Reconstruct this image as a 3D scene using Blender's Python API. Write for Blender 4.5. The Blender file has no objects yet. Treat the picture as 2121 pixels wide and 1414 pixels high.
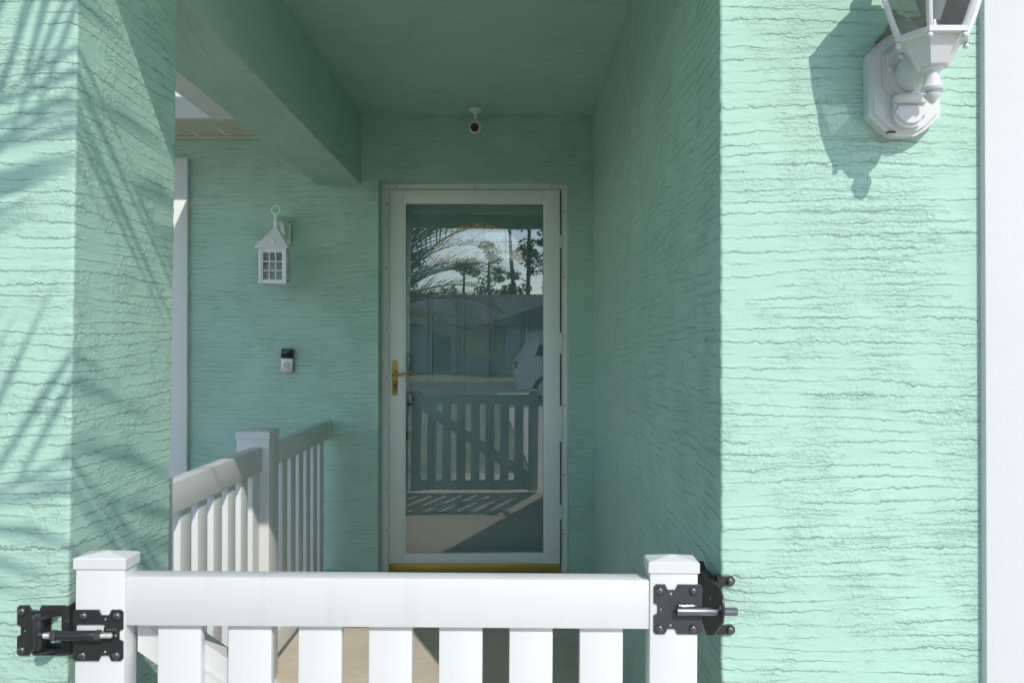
import bpy, bmesh, math, random
from mathutils import Vector, Matrix, noise as mnoise
R = math.radians
random.seed(7)
S = bpy.context.scene
COL = S.collection

# ------------------------------------------------------------------ camera, sky, sun, exposure
cam_d = bpy.data.cameras.new('camera')
cam = bpy.data.objects.new('camera', cam_d); COL.objects.link(cam)
cam.location = (0, 0, 1.32)
cam.rotation_euler = (R(90.37), 0, 0)
cam_d.sensor_width = 36.0
cam_d.lens = 1700 / 2121 * 36.0
cam_d.shift_x = -0.005
cam_d.clip_start = 0.02
cam_d.clip_end = 2000
S.camera = cam

SUN_DIR = Vector((-0.41, 1.0, -0.93)).normalized()      # the way the light travels
SUN_EL = math.asin(-SUN_DIR.z)
SUN_ROT = math.atan2(-SUN_DIR.x, -SUN_DIR.y)
W = bpy.data.worlds.new('World'); S.world = W; W.use_nodes = True
wn = W.node_tree.nodes; wl = W.node_tree.links
bg = wn['Background']
sky = wn.new('ShaderNodeTexSky'); sky.sky_type = 'NISHITA'; sky.sun_disc = False
sky.sun_elevation = SUN_EL; sky.sun_rotation = SUN_ROT
sky.air_density = 1.0; sky.dust_density = 0.4; sky.ozone_density = 1.0
wl.new(sky.outputs[0], bg.inputs[0]); bg.inputs[1].default_value = 0.15
sun_d = bpy.data.lights.new('sun', 'SUN'); sun_d.energy = 2.0; sun_d.angle = R(0.45)
sun_d.color = (1.0, 0.94, 0.85)
sun = bpy.data.objects.new('sun', sun_d); COL.objects.link(sun)
sun.rotation_euler = SUN_DIR.to_track_quat('-Z', 'Y').to_euler()
sun.location = (3, -6, 9)
S.view_settings.view_transform = 'Standard'; S.view_settings.look = 'None'
S.view_settings.gamma = 1.0; S.view_settings.exposure = 0.64
S.render.engine = 'CYCLES'
S.cycles.max_bounces = 10; S.cycles.diffuse_bounces = 6; S.cycles.glossy_bounces = 5
S.cycles.transparent_max_bounces = 24; S.cycles.transmission_bounces = 8
S.cycles.sample_clamp_indirect = 6.0
try:
    S.cycles.use_denoising = True
    S.cycles.denoiser = 'OPENIMAGEDENOISE'
    S.cycles.denoising_input_passes = 'RGB_ALBEDO_NORMAL'; S.cycles.denoising_prefilter = 'NONE'
except Exception:
    pass

# ------------------------------------------------------------------ materials
def new_mat(name):
    m = bpy.data.materials.new(name); m.use_nodes = True
    nt = m.node_tree
    return m, nt, nt.nodes, nt.links, nt.nodes['Principled BSDF']

def N(nt, kind, **kw):
    n = nt.nodes.new(kind)
    for k, v in kw.items():
        if k == 'inputs':
            for i, val in v.items(): n.inputs[i].default_value = val
        else: setattr(n, k, v)
    return n

def math_n(nt, op, a, b=None, c=None, clamp=False):
    n = nt.nodes.new('ShaderNodeMath'); n.operation = op; n.use_clamp = clamp
    for i, v in enumerate((a, b, c)):
        if v is None: continue
        if isinstance(v, (int, float)): n.inputs[i].default_value = v
        else: nt.links.new(v, n.inputs[i])
    return n.outputs[0]

def ramp(nt, src, stops):
    r = nt.nodes.new('ShaderNodeValToRGB')
    e = r.color_ramp.elements
    while len(e) < len(stops): e.new(0.5)
    for i, (p, c) in enumerate(stops):
        e[i].position = p
        e[i].color = (c[0], c[1], c[2], 1) if not isinstance(c, (int, float)) else (c, c, c, 1)
    nt.links.new(src, r.inputs[0]); return r.outputs[0]

def coords(nt, scale=(1, 1, 1)):
    tc = nt.nodes.new('ShaderNodeTexCoord'); mp = nt.nodes.new('ShaderNodeMapping')
    mp.inputs['Scale'].default_value = scale
    nt.links.new(tc.outputs['Object'], mp.inputs[0])
    return mp.outputs[0]

def noise(nt, vec, scale=5.0, detail=4.0, rough=0.55, dist=0.0):
    n = nt.nodes.new('ShaderNodeTexNoise')
    n.inputs['Scale'].default_value = scale; n.inputs['Detail'].default_value = detail
    n.inputs['Roughness'].default_value = rough; n.inputs['Distortion'].default_value = dist
    nt.links.new(vec, n.inputs['Vector']); return n

def plain(name, col, rough=0.5, metal=0.0, bump=None, var=0.0, spec=0.5):
    m, nt, nd, lk, b = new_mat(name)
    b.inputs['Roughness'].default_value = rough; b.inputs['Metallic'].default_value = metal
    b.inputs['Specular IOR Level'].default_value = spec
    b.inputs['Base Color'].default_value = (*col, 1)
    v = coords(nt)
    if var:
        n = noise(nt, v, 9.0, 5, 0.6)
        lo = tuple(c * (1 - var) for c in col); hi = tuple(min(1, c * (1 + var)) for c in col)
        lk.new(ramp(nt, n.outputs[0], [(0.3, lo), (0.7, hi)]), b.inputs['Base Color'])
    if bump:
        n2 = noise(nt, v, bump[0], 4, 0.6)
        bp = N(nt, 'ShaderNodeBump'); bp.inputs['Strength'].default_value = bump[1]
        bp.inputs['Distance'].default_value = bump[2]
        lk.new(n2.outputs[0], bp.inputs['Height']); lk.new(bp.outputs[0], b.inputs['Normal'])
    return m

def stucco(name, col, lines=(1.6, 1.6, 42.0), steps=3.0, dist=0.0026, ragged=0.0085, grain=0.0008, seed=0.0):
    """skip-trowelled render: long level lips with torn edges and grainy patches between smooth sweeps"""
    m, nt, nd, lk, b = new_mat(name)
    b.inputs['Roughness'].default_value = 0.62
    b.inputs['Specular IOR Level'].default_value = 0.28
    tc = nd.new('ShaderNodeTexCoord')
    off = nd.new('ShaderNodeVectorMath'); off.operation = 'ADD'; off.inputs[1].default_value = (seed, seed * 1.7, seed * 0.6)
    lk.new(tc.outputs['Object'], off.inputs[0])
    base = off.outputs[0]
    # torn edges: shake the lookup with noise, mostly up and down
    w1 = noise(nt, base, 50.0, 6, 0.74)
    sub = nd.new('ShaderNodeVectorMath'); sub.operation = 'SUBTRACT'; sub.inputs[1].default_value = (0.5, 0.5, 0.5)
    lk.new(w1.outputs[1], sub.inputs[0])
    sc = nd.new('ShaderNodeVectorMath'); sc.operation = 'SCALE'; sc.inputs['Scale'].default_value = ragged * 2.6
    lk.new(sub.outputs[0], sc.inputs[0])
    add = nd.new('ShaderNodeVectorMath'); add.operation = 'ADD'
    lk.new(base, add.inputs[0]); lk.new(sc.outputs[0], add.inputs[1])
    # level trowel lips: each rises slowly downwards and ends in a torn lower edge
    ax = tuple(1.0 if l > 10 else 0.0 for l in lines)
    dt = nd.new('ShaderNodeVectorMath'); dt.operation = 'DOT_PRODUCT'; dt.inputs[1].default_value = ax
    lk.new(add.outputs[0], dt.inputs[0])
    mp = nd.new('ShaderNodeMapping'); mp.inputs['Scale'].default_value = tuple((9.0 if x else l) for x, l in zip(ax, lines))
    lk.new(base, mp.inputs[0])
    n = noise(nt, mp.outputs[0], 1.0, 2.0, 0.5)
    ph = math_n(nt, 'ADD', math_n(nt, 'MULTIPLY', dt.outputs['Value'], max(lines)), math_n(nt, 'MULTIPLY', n.outputs[0], steps))
    fr = math_n(nt, 'FRACT', ph)
    lip = ramp(nt, fr, [(0.0, 0.0), (0.09, 1.0), (0.30, 0.45), (1.0, 0.0)])
    mp2 = nd.new('ShaderNodeMapping'); mp2.inputs['Scale'].default_value = tuple(c * (1.7 if x else 3.0) for x, c in zip(ax, lines))
    mp2.inputs['Location'].default_value = (3.3, 1.2, 7.7)
    lk.new(add.outputs[0], mp2.inputs[0])
    nb = noise(nt, mp2.outputs[0], 1.0, 1.0, 0.5)
    fr2 = math_n(nt, 'FRACT', math_n(nt, 'MULTIPLY', nb.outputs[0], 4.0))
    lip2 = math_n(nt, 'POWER', fr2, 5.0)
    # where the trowel pressed flat there are no lips; runs break off
    mpm = nd.new('ShaderNodeMapping'); mpm.inputs['Scale'].default_value = tuple((6.0 if l < 10 else 24.0) for l in lines)
    lk.new(base, mpm.inputs[0])
    msk = noise(nt, mpm.outputs[0], 1.0, 3, 0.6)
    mk = ramp(nt, msk.outputs[0], [(0.40, 0.06), (0.58, 1.0)])
    msk2 = noise(nt, base, 7.0, 3, 0.6)
    mk2 = ramp(nt, msk2.outputs[0], [(0.44, 0.0), (0.60, 1.0)])
    a = math_n(nt, 'MULTIPLY', lip, mk)
    c = math_n(nt, 'MULTIPLY', math_n(nt, 'MULTIPLY', lip2, 0.6), mk2)
    g = noise(nt, base, 260.0, 4, 0.75)
    cr = noise(nt, base, 95.0, 3, 0.6)
    crumbs = math_n(nt, 'MULTIPLY', math_n(nt, 'POWER', cr.outputs[0], 3.0), math_n(nt, 'MULTIPLY', mk2, 2.2))
    g2 = math_n(nt, 'MULTIPLY', math_n(nt, 'MULTIPLY', g.outputs[0], grain / dist), math_n(nt, 'MULTIPLY_ADD', mk2, 0.8, 0.35))
    h = math_n(nt, 'ADD', math_n(nt, 'ADD', a, c), math_n(nt, 'ADD', g2, crumbs))
    bp = N(nt, 'ShaderNodeBump'); bp.inputs['Strength'].default_value = 1.0
    bp.inputs['Distance'].default_value = dist
    lk.new(h, bp.inputs['Height']); lk.new(bp.outputs[0], b.inputs['Normal'])
    # paint: faint roller variation
    v = noise(nt, base, 2.2, 5, 0.6)
    lo = tuple(x * 0.95 for x in col); hi = tuple(min(1, x * 1.04) for x in col)
    lk.new(ramp(nt, v.outputs[0], [(0.3, lo), (0.7, hi)]), b.inputs['Base Color'])
    return m

MINT = (0.42, 0.62, 0.525)
M = {}
M['stucco'] = stucco('mint_stucco', MINT)
M['stucco_soft'] = stucco('mint_stucco_soft', MINT, (1.6, 1.6, 44), 3.0, 0.0023, 0.0075, 0.0005, 11.0)
M['stucco_side'] = stucco('mint_stucco_side', MINT, (2.0, 2.0, 40), 3.4, 0.0022, 0.0080, 0.0005, 17.0)
M['stucco_ceiling'] = stucco('mint_ceiling', MINT, (3.5, 24, 3.5), 3.0, 0.0018, 0.003, 0.0005, 5.0)
M['beam'] = stucco('mint_beam', MINT, (22, 2.2, 22), 4.0, 0.0028, 0.003, 0.0005, 23.0)
M['white_stucco'] = plain('white_stucco_paint', (0.665, 0.67, 0.675), 0.6, bump=(480.0, 0.5, 0.0022), var=0.01)
M['vinyl'] = plain('white_vinyl', (0.665, 0.67, 0.67), 0.38, bump=(6.0, 0.05, 0.01), var=0.012)
def speckle(m, amount=0.745):
    nt = m.node_tree; b = nt.nodes['Principled BSDF']; src = b.inputs['Base Color'].links[0].from_socket
    v = coords(nt); n1 = noise(nt, v, 190.0, 1, 0.4); n2 = noise(nt, v, 6.0, 4, 0.6)
    k = math_n(nt, 'MULTIPLY', ramp(nt, n1.outputs[0], [(amount, 0.0), (amount + 0.05, 1.0)]), ramp(nt, n2.outputs[0], [(0.48, 0.0), (0.62, 0.8)]))
    st = noise(nt, coords(nt, (14, 14, 1.6)), 1.0, 4, 0.6)
    k2 = math_n(nt, 'ADD', k, math_n(nt, 'MULTIPLY', ramp(nt, st.outputs[0], [(0.55, 0.0), (0.8, 1.0)]), 0.16), clamp=True)
    mx = nt.nodes.new('ShaderNodeMix'); mx.data_type = 'RGBA'
    nt.links.new(k2, mx.inputs[0]); nt.links.new(src, mx.inputs[6]); mx.inputs[7].default_value = (0.20, 0.185, 0.16, 1)
    nt.links.new(mx.outputs[2], b.inputs['Base Color'])
speckle(M['vinyl'])
M['trim'] = plain('white_trim_paint', (0.76, 0.77, 0.78), 0.45, bump=(30.0, 0.08, 0.004), var=0.02)
M['soffit'] = plain('cream_soffit', (0.72, 0.69, 0.60), 0.5, var=0.02)
M['alu'] = plain('white_door_enamel', (0.84, 0.85, 0.81), 0.4, bump=(14.0, 0.03, 0.004), var=0.015)
M['lamp_white'] = plain('white_lamp_enamel', (0.63, 0.635, 0.635), 0.38, bump=(60.0, 0.04, 0.002), var=0.015)
M['lantern_white'] = plain('white_lantern_enamel', (0.82, 0.83, 0.83), 0.35, bump=(60.0, 0.04, 0.002), var=0.015)  # lamp enamel again, colour lifted to make up for the porch shade
M['black'] = plain('black_powder_coat', (0.026, 0.026, 0.028), 0.34, bump=(500.0, 0.12, 0.001))
M['plate'] = plain('satin_black_plate', (0.047, 0.047, 0.049), 0.42, bump=(300.0, 0.06, 0.001), var=0.1)
M['steel'] = plain('dull_steel', (0.24, 0.235, 0.26), 0.3, 1.0, bump=(200.0, 0.05, 0.001))
M['bolt'] = plain('dark_bolt_steel', (0.16, 0.16, 0.165), 0.3, 0.85)
M['zinc'] = plain('bright_zinc', (0.72, 0.71, 0.68), 0.3, 1.0)
M['brass'] = plain('aged_brass', (0.38, 0.26, 0.09), 0.4, 0.9, bump=(120.0, 0.15, 0.001), var=0.55)
M['gold_sweep'] = plain('gold_kick_sweep', (0.62, 0.42, 0.10), 0.42, 0.85, var=0.08)
M['door'] = plain('grey_green_door_paint', (0.37, 0.49, 0.48), 0.5, bump=(40.0, 0.06, 0.002), var=0.05)
M['dark'] = plain('dark_gap', (0.02, 0.022, 0.022), 0.6)
M['bronze'] = plain('dark_bronze', (0.09, 0.075, 0.06), 0.4, 0.8, var=0.2)
M['caulk'] = plain('caulk', (0.72, 0.73, 0.70), 0.55, bump=(50.0, 0.3, 0.003), var=0.05)
M['gloss_black'] = plain('gloss_black_plastic', (0.006, 0.006, 0.007), 0.12)
M['nickel'] = plain('satin_nickel_plastic', (0.58, 0.59, 0.60), 0.35, 0.35)
M['ring'] = plain('grey_ring', (0.22, 0.24, 0.25), 0.4)
M['asphalt'] = plain('asphalt', (0.06, 0.06, 0.062), 0.85, bump=(120, 0.5, 0.01), var=0.2)
M['roof'] = plain('grey_shingles', (0.17, 0.165, 0.16), 0.85, bump=(30, 0.5, 0.02), var=0.2)
M['far_wall'] = plain('far_house_paint', (0.30, 0.34, 0.34), 0.7, var=0.06)
M['far_white'] = plain('far_house_white', (0.68, 0.68, 0.66), 0.6, var=0.03)
M['far_glass'] = plain('far_window_glass', (0.03, 0.04, 0.045), 0.08)
M['car'] = plain('white_car_paint', (0.74, 0.75, 0.76), 0.2)
M['car_glass'] = plain('car_glass', (0.015, 0.02, 0.022), 0.06)
M['tyre'] = plain('tyre_rubber', (0.018, 0.018, 0.018), 0.8)
M['rim'] = plain('alloy_rim', (0.5, 0.5, 0.52), 0.3, 0.9)
M['red'] = plain('red_lens', (0.35, 0.02, 0.02), 0.2)
M['bark'] = plain('bark', (0.13, 0.10, 0.075), 0.9, bump=(18, 0.8, 0.04), var=0.3)
M['palm_bark'] = plain('palm_boot_bark', (0.20, 0.155, 0.10), 0.9, bump=(25, 0.8, 0.04), var=0.35)
M['bulb'] = plain('frosted_bulb', (0.75, 0.75, 0.72), 0.3)
M['rust'] = plain('bare_wall_patch', (0.36, 0.30, 0.22), 0.85, bump=(90, 0.6, 0.004), var=0.3)

def leaf_mat(name, col, var=0.35):
    m, nt, nd, lk, b = new_mat(name)
    b.inputs['Roughness'].default_value = 0.45
    v = coords(nt); n = noise(nt, v, 3.5, 4, 0.6)
    lo = tuple(c * (1 - var) for c in col); hi = tuple(c * (1 + var) for c in col)
    lk.new(ramp(nt, n.outputs[0], [(0.3, lo), (0.7, hi)]), b.inputs['Base Color'])
    tr = nd.new('ShaderNodeBsdfTranslucent'); tr.inputs[0].default_value = (col[0] * 1.3, col[1] * 1.4, col[2] * 0.6, 1)
    mx = nd.new('ShaderNodeMixShader'); mx.inputs[0].default_value = 0.25
    lk.new(b.outputs[0], mx.inputs[1]); lk.new(tr.outputs[0], mx.inputs[2])
    lk.new(mx.outputs[0], nd['Material Output'].inputs[0])
    return m
def cloth_mat(name, col):
    m, nt, nd, lk, b = new_mat(name)
    b.inputs['Roughness'].default_value = 0.8; b.inputs['Base Color'].default_value = (*col, 1)
    tr = nd.new('ShaderNodeBsdfTranslucent'); tr.inputs[0].default_value = (*col, 1)
    mx = nd.new('ShaderNodeMixShader'); mx.inputs[0].default_value = 0.5
    lk.new(b.outputs[0], mx.inputs[1]); lk.new(tr.outputs[0], mx.inputs[2]); lk.new(mx.outputs[0], nd['Material Output'].inputs[0])
    return m
M['flag_red'] = cloth_mat('flag_red', (0.45, 0.04, 0.06)); M['flag_white'] = cloth_mat('flag_white', (0.75, 0.75, 0.74)); M['flag_blue'] = cloth_mat('flag_blue', (0.03, 0.05, 0.17))
M['palm'] = leaf_mat('palm_leaf', (0.10, 0.15, 0.05))
M['palm_dry'] = leaf_mat('palm_leaf_yellow', (0.30, 0.26, 0.07))
M['pine'] = leaf_mat('pine_needles', (0.045, 0.075, 0.03))
M['shrub'] = leaf_mat('broad_leaf', (0.05, 0.085, 0.03))

def glass_mat(name, tint=(0.93, 0.97, 0.95), boost=0.03, ior=1.5, wav=0.0, rough=0.0):
    m, nt, nd, lk, b = new_mat(name)
    nd.remove(b)
    t = nd.new('ShaderNodeBsdfTransparent'); t.inputs[0].default_value = (*tint, 1)
    g = nd.new('ShaderNodeBsdfGlossy'); g.inputs['Roughness'].default_value = rough
    g.inputs[0].default_value = (1, 1, 1, 1)
    f = nd.new('ShaderNodeFresnel'); f.inputs[0].default_value = ior
    fac = math_n(nt, 'ADD', f.outputs[0], boost, clamp=True)
    if wav:
        n = noise(nt, coords(nt), 2.2, 2, 0.4)
        bp = N(nt, 'ShaderNodeBump'); bp.inputs['Strength'].default_value = 1.0
        bp.inputs['Distance'].default_value = wav
        lk.new(n.outputs[0], bp.inputs['Height']); lk.new(bp.outputs[0], g.inputs['Normal'])
    mx = nd.new('ShaderNodeMixShader')
    lk.new(fac, mx.inputs[0]); lk.new(t.outputs[0], mx.inputs[1]); lk.new(g.outputs[0], mx.inputs[2])
    lk.new(mx.outputs[0], nd['Material Output'].inputs[0])
    return m
M['pane'] = glass_mat('storm_glass', (0.93, 0.97, 0.97), 0.065, 1.5, 0.0003)
M['lamp_glass'] = glass_mat('lamp_glass', (0.50, 0.53, 0.53), 0.02)
M['seedy_glass'] = glass_mat('seeded_lantern_glass', (0.62, 0.70, 0.66), 0.0, 1.45, 0.0, 0.03)

def fan_glass():
    m, nt, nd, lk, b = new_mat('amber_textured_glass')
    v = coords(nt); n = noise(nt, v, 130.0, 3, 0.6)
    lk.new(ramp(nt, n.outputs[0], [(0.42, (0.09, 0.06, 0.03)), (0.52, (0.30, 0.19, 0.07)), (0.62, (0.72, 0.52, 0.24))]), b.inputs['Base Color'])
    b.inputs['Roughness'].default_value = 0.04
    lk.new(b.inputs['Base Color'].links[0].from_socket, b.inputs['Emission Color']); b.inputs['Emission Strength'].default_value = 0.12  # faint glow put into the amber colour for indoor light behind the pane
    b.inputs['Coat Weight'].default_value = 1.0; b.inputs['Coat Roughness'].default_value = 0.0; b.inputs['Coat IOR'].default_value = 2.1
    return m
M['amber'] = fan_glass()

def lawn_mat():
    m, nt, nd, lk, b = new_mat('patchy_lawn')
    v = coords(nt)
    n1 = noise(nt, v, 1.3, 5, 0.6); n2 = noise(nt, v, 45.0, 3, 0.7)
    s = math_n(nt, 'ADD', math_n(nt, 'MULTIPLY', n1.outputs[0], 0.55), math_n(nt, 'MULTIPLY', n2.outputs[0], 0.45))
    lk.new(ramp(nt, s, [(0.38, (0.15, 0.19, 0.06)), (0.50, (0.28, 0.31, 0.13)), (0.60, (0.48, 0.46, 0.32))]), b.inputs['Base Color'])
    b.inputs['Roughness'].default_value = 0.9
    bp = N(nt, 'ShaderNodeBump'); bp.inputs['Strength'].default_value = 0.9; bp.inputs['Distance'].default_value = 0.03
    lk.new(n2.outputs[0], bp.inputs['Height']); lk.new(bp.outputs[0], b.inputs['Normal'])
    return m
M['lawn'] = lawn_mat()

def floor_mat(name, col):
    m, nt, nd, lk, b = new_mat(name)
    v = coords(nt)
    n1 = noise(nt, v, 3.0, 6, 0.65); n2 = noise(nt, v, 160.0, 3, 0.7)
    n3 = noise(nt, coords(nt, (6, 60, 6)), 1.0, 4, 0.6)
    s = math_n(nt, 'ADD', math_n(nt, 'MULTIPLY', n1.outputs[0], 0.4), math_n(nt, 'ADD', math_n(nt, 'MULTIPLY', n2.outputs[0], 0.35), math_n(nt, 'MULTIPLY', n3.outputs[0], 0.25)))
    lk.new(ramp(nt, s, [(0.35, tuple(c * 0.72 for c in col)), (0.5, col), (0.68, tuple(min(1, c * 1.2) for c in col))]), b.inputs['Base Color'])
    b.inputs['Roughness'].default_value = 0.8
    bp = N(nt, 'ShaderNodeBump'); bp.inputs['Strength'].default_value = 0.5; bp.inputs['Distance'].default_value = 0.004
    lk.new(n2.outputs[0], bp.inputs['Height']); lk.new(bp.outputs[0], b.inputs['Normal'])
    return m
M['floor'] = floor_mat('tan_porch_concrete', (0.60, 0.52, 0.41))
M['concrete'] = floor_mat('pale_concrete', (0.60, 0.56, 0.47))

# ------------------------------------------------------------------ mesh helpers
def box(bm, x0, x1, y0, y1, z0, z1, bev=0.0, seg=2):
    vs = [bm.verts.new((x, y, z)) for x in (x0, x1) for y in (y0, y1) for z in (z0, z1)]
    f = [(0, 1, 3, 2), (4, 6, 7, 5), (0, 4, 5, 1), (2, 3, 7, 6), (0, 2, 6, 4), (1, 5, 7, 3)]
    fs = [bm.faces.new([vs[i] for i in q]) for q in f]
    if bev:
        es = list({e for q in fs for e in q.edges})
        bmesh.ops.bevel(bm, geom=es, offset=bev, segments=seg, affect='EDGES', profile=0.5)
    return vs

def prism(bm, pts, axis, a, b_):
    """polygon pts in the plane across `axis`, swept from a to b_"""
    def P(u, v, w):
        return {'x': (w, u, v), 'y': (u, w, v), 'z': (u, v, w)}[axis]
    lo = [bm.verts.new(P(u, v, a)) for u, v in pts]; hi = [bm.verts.new(P(u, v, b_)) for u, v in pts]
    bm.faces.new(lo); bm.faces.new(hi[::-1])
    n = len(pts)
    for i in range(n):
        bm.faces.new((lo[i], hi[i], hi[(i + 1) % n], lo[(i + 1) % n]))

def lathe(bm, prof, c, axis='z', seg=24, rot=0.0):
    """prof = [(radius, height)], swept round `axis` through c"""
    rings = []
    for r, h in prof:
        ring = []
        for i in range(seg):
            a = rot + 2 * math.pi * i / seg
            u, v = r * math.cos(a), r * math.sin(a)
            p = {'z': (u, v, h), 'y': (u, h, v), 'x': (h, u, v)}[axis]
            ring.append(bm.verts.new((c[0] + p[0], c[1] + p[1], c[2] + p[2])))
        rings.append(ring)
    for a, b_ in zip(rings, rings[1:]):
        for i in range(seg):
            j = (i + 1) % seg
            bm.faces.new((a[i], a[j], b_[j], b_[i]))
    if prof[0][0] > 1e-6: bm.faces.new(rings[0][::-1])
    if prof[-1][0] > 1e-6: bm.faces.new(rings[-1])

def tube(bm, pts, rad, seg=10, cap=True):
    pts = [Vector(p) for p in pts]
    rads = rad if isinstance(rad, (list, tuple)) else [rad] * len(pts)
    up = Vector((0.13, 0.21, 1)).normalized(); rings = []
    for i, p in enumerate(pts):
        t = (pts[min(i + 1, len(pts) - 1)] - pts[max(i - 1, 0)]).normalized()
        u = t.cross(up)
        if u.length < 1e-3: u = t.cross(Vector((1, 0, 0)))
        u.normalize(); v = t.cross(u).normalized()
        rings.append([bm.verts.new(p + (u * math.cos(2 * math.pi * k / seg) + v * math.sin(2 * math.pi * k / seg)) * rads[i]) for k in range(seg)])
    for a, b_ in zip(rings, rings[1:]):
        for k in range(seg):
            j = (k + 1) % seg
            bm.faces.new((a[k], a[j], b_[j], b_[k]))
    if cap:
        bm.faces.new(rings[0][::-1]); bm.faces.new(rings[-1])

def torus(bm, c, Rr, r, axis='y', seg=28, ms=10):
    rings = []
    for i in range(seg):
        a = 2 * math.pi * i / seg; ring = []
        for k in range(ms):
            b_ = 2 * math.pi * k / ms
            rr = Rr + r * math.cos(b_); h = r * math.sin(b_)
            u, v = rr * math.cos(a), rr * math.sin(a)
            p = {'z': (u, v, h), 'y': (u, h, v), 'x': (h, u, v)}[axis]
            ring.append(bm.verts.new((c[0] + p[0], c[1] + p[1], c[2] + p[2])))
        rings.append(ring)
    for i in range(seg):
        a, b_ = rings[i], rings[(i + 1) % seg]
        for k in range(ms):
            j = (k + 1) % ms
            bm.faces.new((a[k], a[j], b_[j], b_[k]))

def sphere(bm, c, r, seg=16, ring=10, sc=(1, 1, 1)):
    prof = [(max(1e-7, r * math.sin(math.pi * i / ring)), -r * math.cos(math.pi * i / ring)) for i in range(ring + 1)]
    n0 = len(bm.verts); bm.verts.ensure_lookup_table()
    lathe(bm, prof, (0, 0, 0), 'z', seg)
    bm.verts.ensure_lookup_table()
    for v in bm.verts[n0:]:
        v.co = Vector((v.co.x * sc[0] + c[0], v.co.y * sc[1] + c[1], v.co.z * sc[2] + c[2]))

def make_mesh(name, bm, mat, smooth=False):
    bmesh.ops.remove_doubles(bm, verts=bm.verts, dist=1e-6)
    bmesh.ops.recalc_face_normals(bm, faces=bm.faces)
    me = bpy.data.meshes.new(name); bm.to_mesh(me); bm.free()
    for mm in (mat if isinstance(mat, (list, tuple)) else [mat]): me.materials.append(mm)
    if smooth:
        me.shade_smooth()
        me.set_sharp_from_angle(angle=R(38))
    return me

def link(name, me, parent=None, loc=None):
    o = bpy.data.objects.new(name, me); COL.objects.link(o)
    if loc is not None: o.location = loc
    if parent is not None: o.parent = parent
    return o

def obj(name, bm, mat, parent=None, smooth=False, loc=None):
    """vertices are in world metres unless the parent turns; a parent's own place is undone here"""
    o = link(name, make_mesh(name, bm, mat, smooth), parent, loc)
    if parent is not None:
        p = Vector()
        q = parent
        while q is not None:
            p += q.location; q = q.parent
        # parents in this file only carry a place (and a small turn kept by the root), so shift the part back
        if not parent.get('_local'):
            o.location = Vector(loc or (0, 0, 0)) - p
    return o

def bmn(): return bmesh.new()

def thing(name, loc, label, cat, group=None):
    o = bpy.data.objects.new(name, None); COL.objects.link(o)
    o.empty_display_size = 0.1; o.location = loc
    tag(o, label, cat, group); return o

def tag(o, label=None, cat=None, group=None, kind=None):
    if label: o['label'] = label
    if cat: o['category'] = cat
    if group: o['group'] = group
    if kind: o['kind'] = kind
    return o

def bx(name, dims, mat, parent=None, bev=0.0, smooth=False):
    bm = bmn(); box(bm, *dims, bev=bev)
    return obj(name, bm, mat, parent, smooth or bev > 0)

def plate_mesh(name, outline, holes, thick, mat, axis='y', at=0.0, bev=0.0006):
    """flat plate with real holes; outline and holes in the plane across `axis`"""
    cu = bpy.data.curves.new(name, 'CURVE'); cu.dimensions = '2D'; cu.fill_mode = 'BOTH'
    cu.extrude = thick / 2 - bev; cu.bevel_depth = bev; cu.bevel_resolution = 1
    for loop in [outline] + holes:
        sp = cu.splines.new('POLY'); sp.points.add(len(loop) - 1); sp.use_cyclic_u = True
        for p, (u, v) in zip(sp.points, loop): p.co = (u, v, 0, 1)
    tmp = bpy.data.objects.new(name, cu); COL.objects.link(tmp)
    dg = bpy.context.evaluated_depsgraph_get(); dg.update()
    me = bpy.data.meshes.new_from_object(tmp.evaluated_get(dg))
    bpy.data.objects.remove(tmp); bpy.data.curves.remove(cu)
    for v in me.vertices:
        x, y, z = v.co
        v.co = {'y': (x, at - z, y), 'x': (at + z, x, y), 'z': (x, y, at + z)}[axis]
    me.name = name; me.materials.clear(); me.materials.append(mat)
    if axis == 'x': pass
    return me

def roughen(bm, corners, amp=0.0016, cuts=420):
    """cut the tall edges finely and pull the plastered corners in and out a little"""
    for cx_, cy_, sl in corners:
        for sx in (-0.022, 0.022):
            bmesh.ops.bisect_plane(bm, geom=bm.verts[:] + bm.edges[:] + bm.faces[:], plane_co=(cx_ + sx, 0, 1.35), plane_no=(1, 0, -sl))
        for sy in (-0.022, 0.022):
            bmesh.ops.bisect_plane(bm, geom=bm.verts[:] + bm.edges[:] + bm.faces[:], plane_co=(0, cy_ + sy, 0), plane_no=(0, 1, 0))
    tall = [e for e in bm.edges if abs(e.verts[0].co.z - e.verts[1].co.z) > 1.0]
    bmesh.ops.subdivide_edges(bm, edges=tall, cuts=cuts, use_grid_fill=True)
    for v in bm.verts:
        for cx_, cy_, sl in corners:
            if abs(v.co.x - (cx_ + (v.co.z - 1.35) * sl)) < 0.009 and abs(v.co.y - cy_) < 0.009:
                n_ = mnoise.noise(Vector((cx_ * 7, cy_ * 5, v.co.z * 42))) + 0.7 * mnoise.noise(Vector((3 + cx_, cy_, v.co.z * 130)))
                v.co.x += n_ * amp; v.co.y += n_ * amp * (1 if cy_ > 1.8 else -1)

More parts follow.
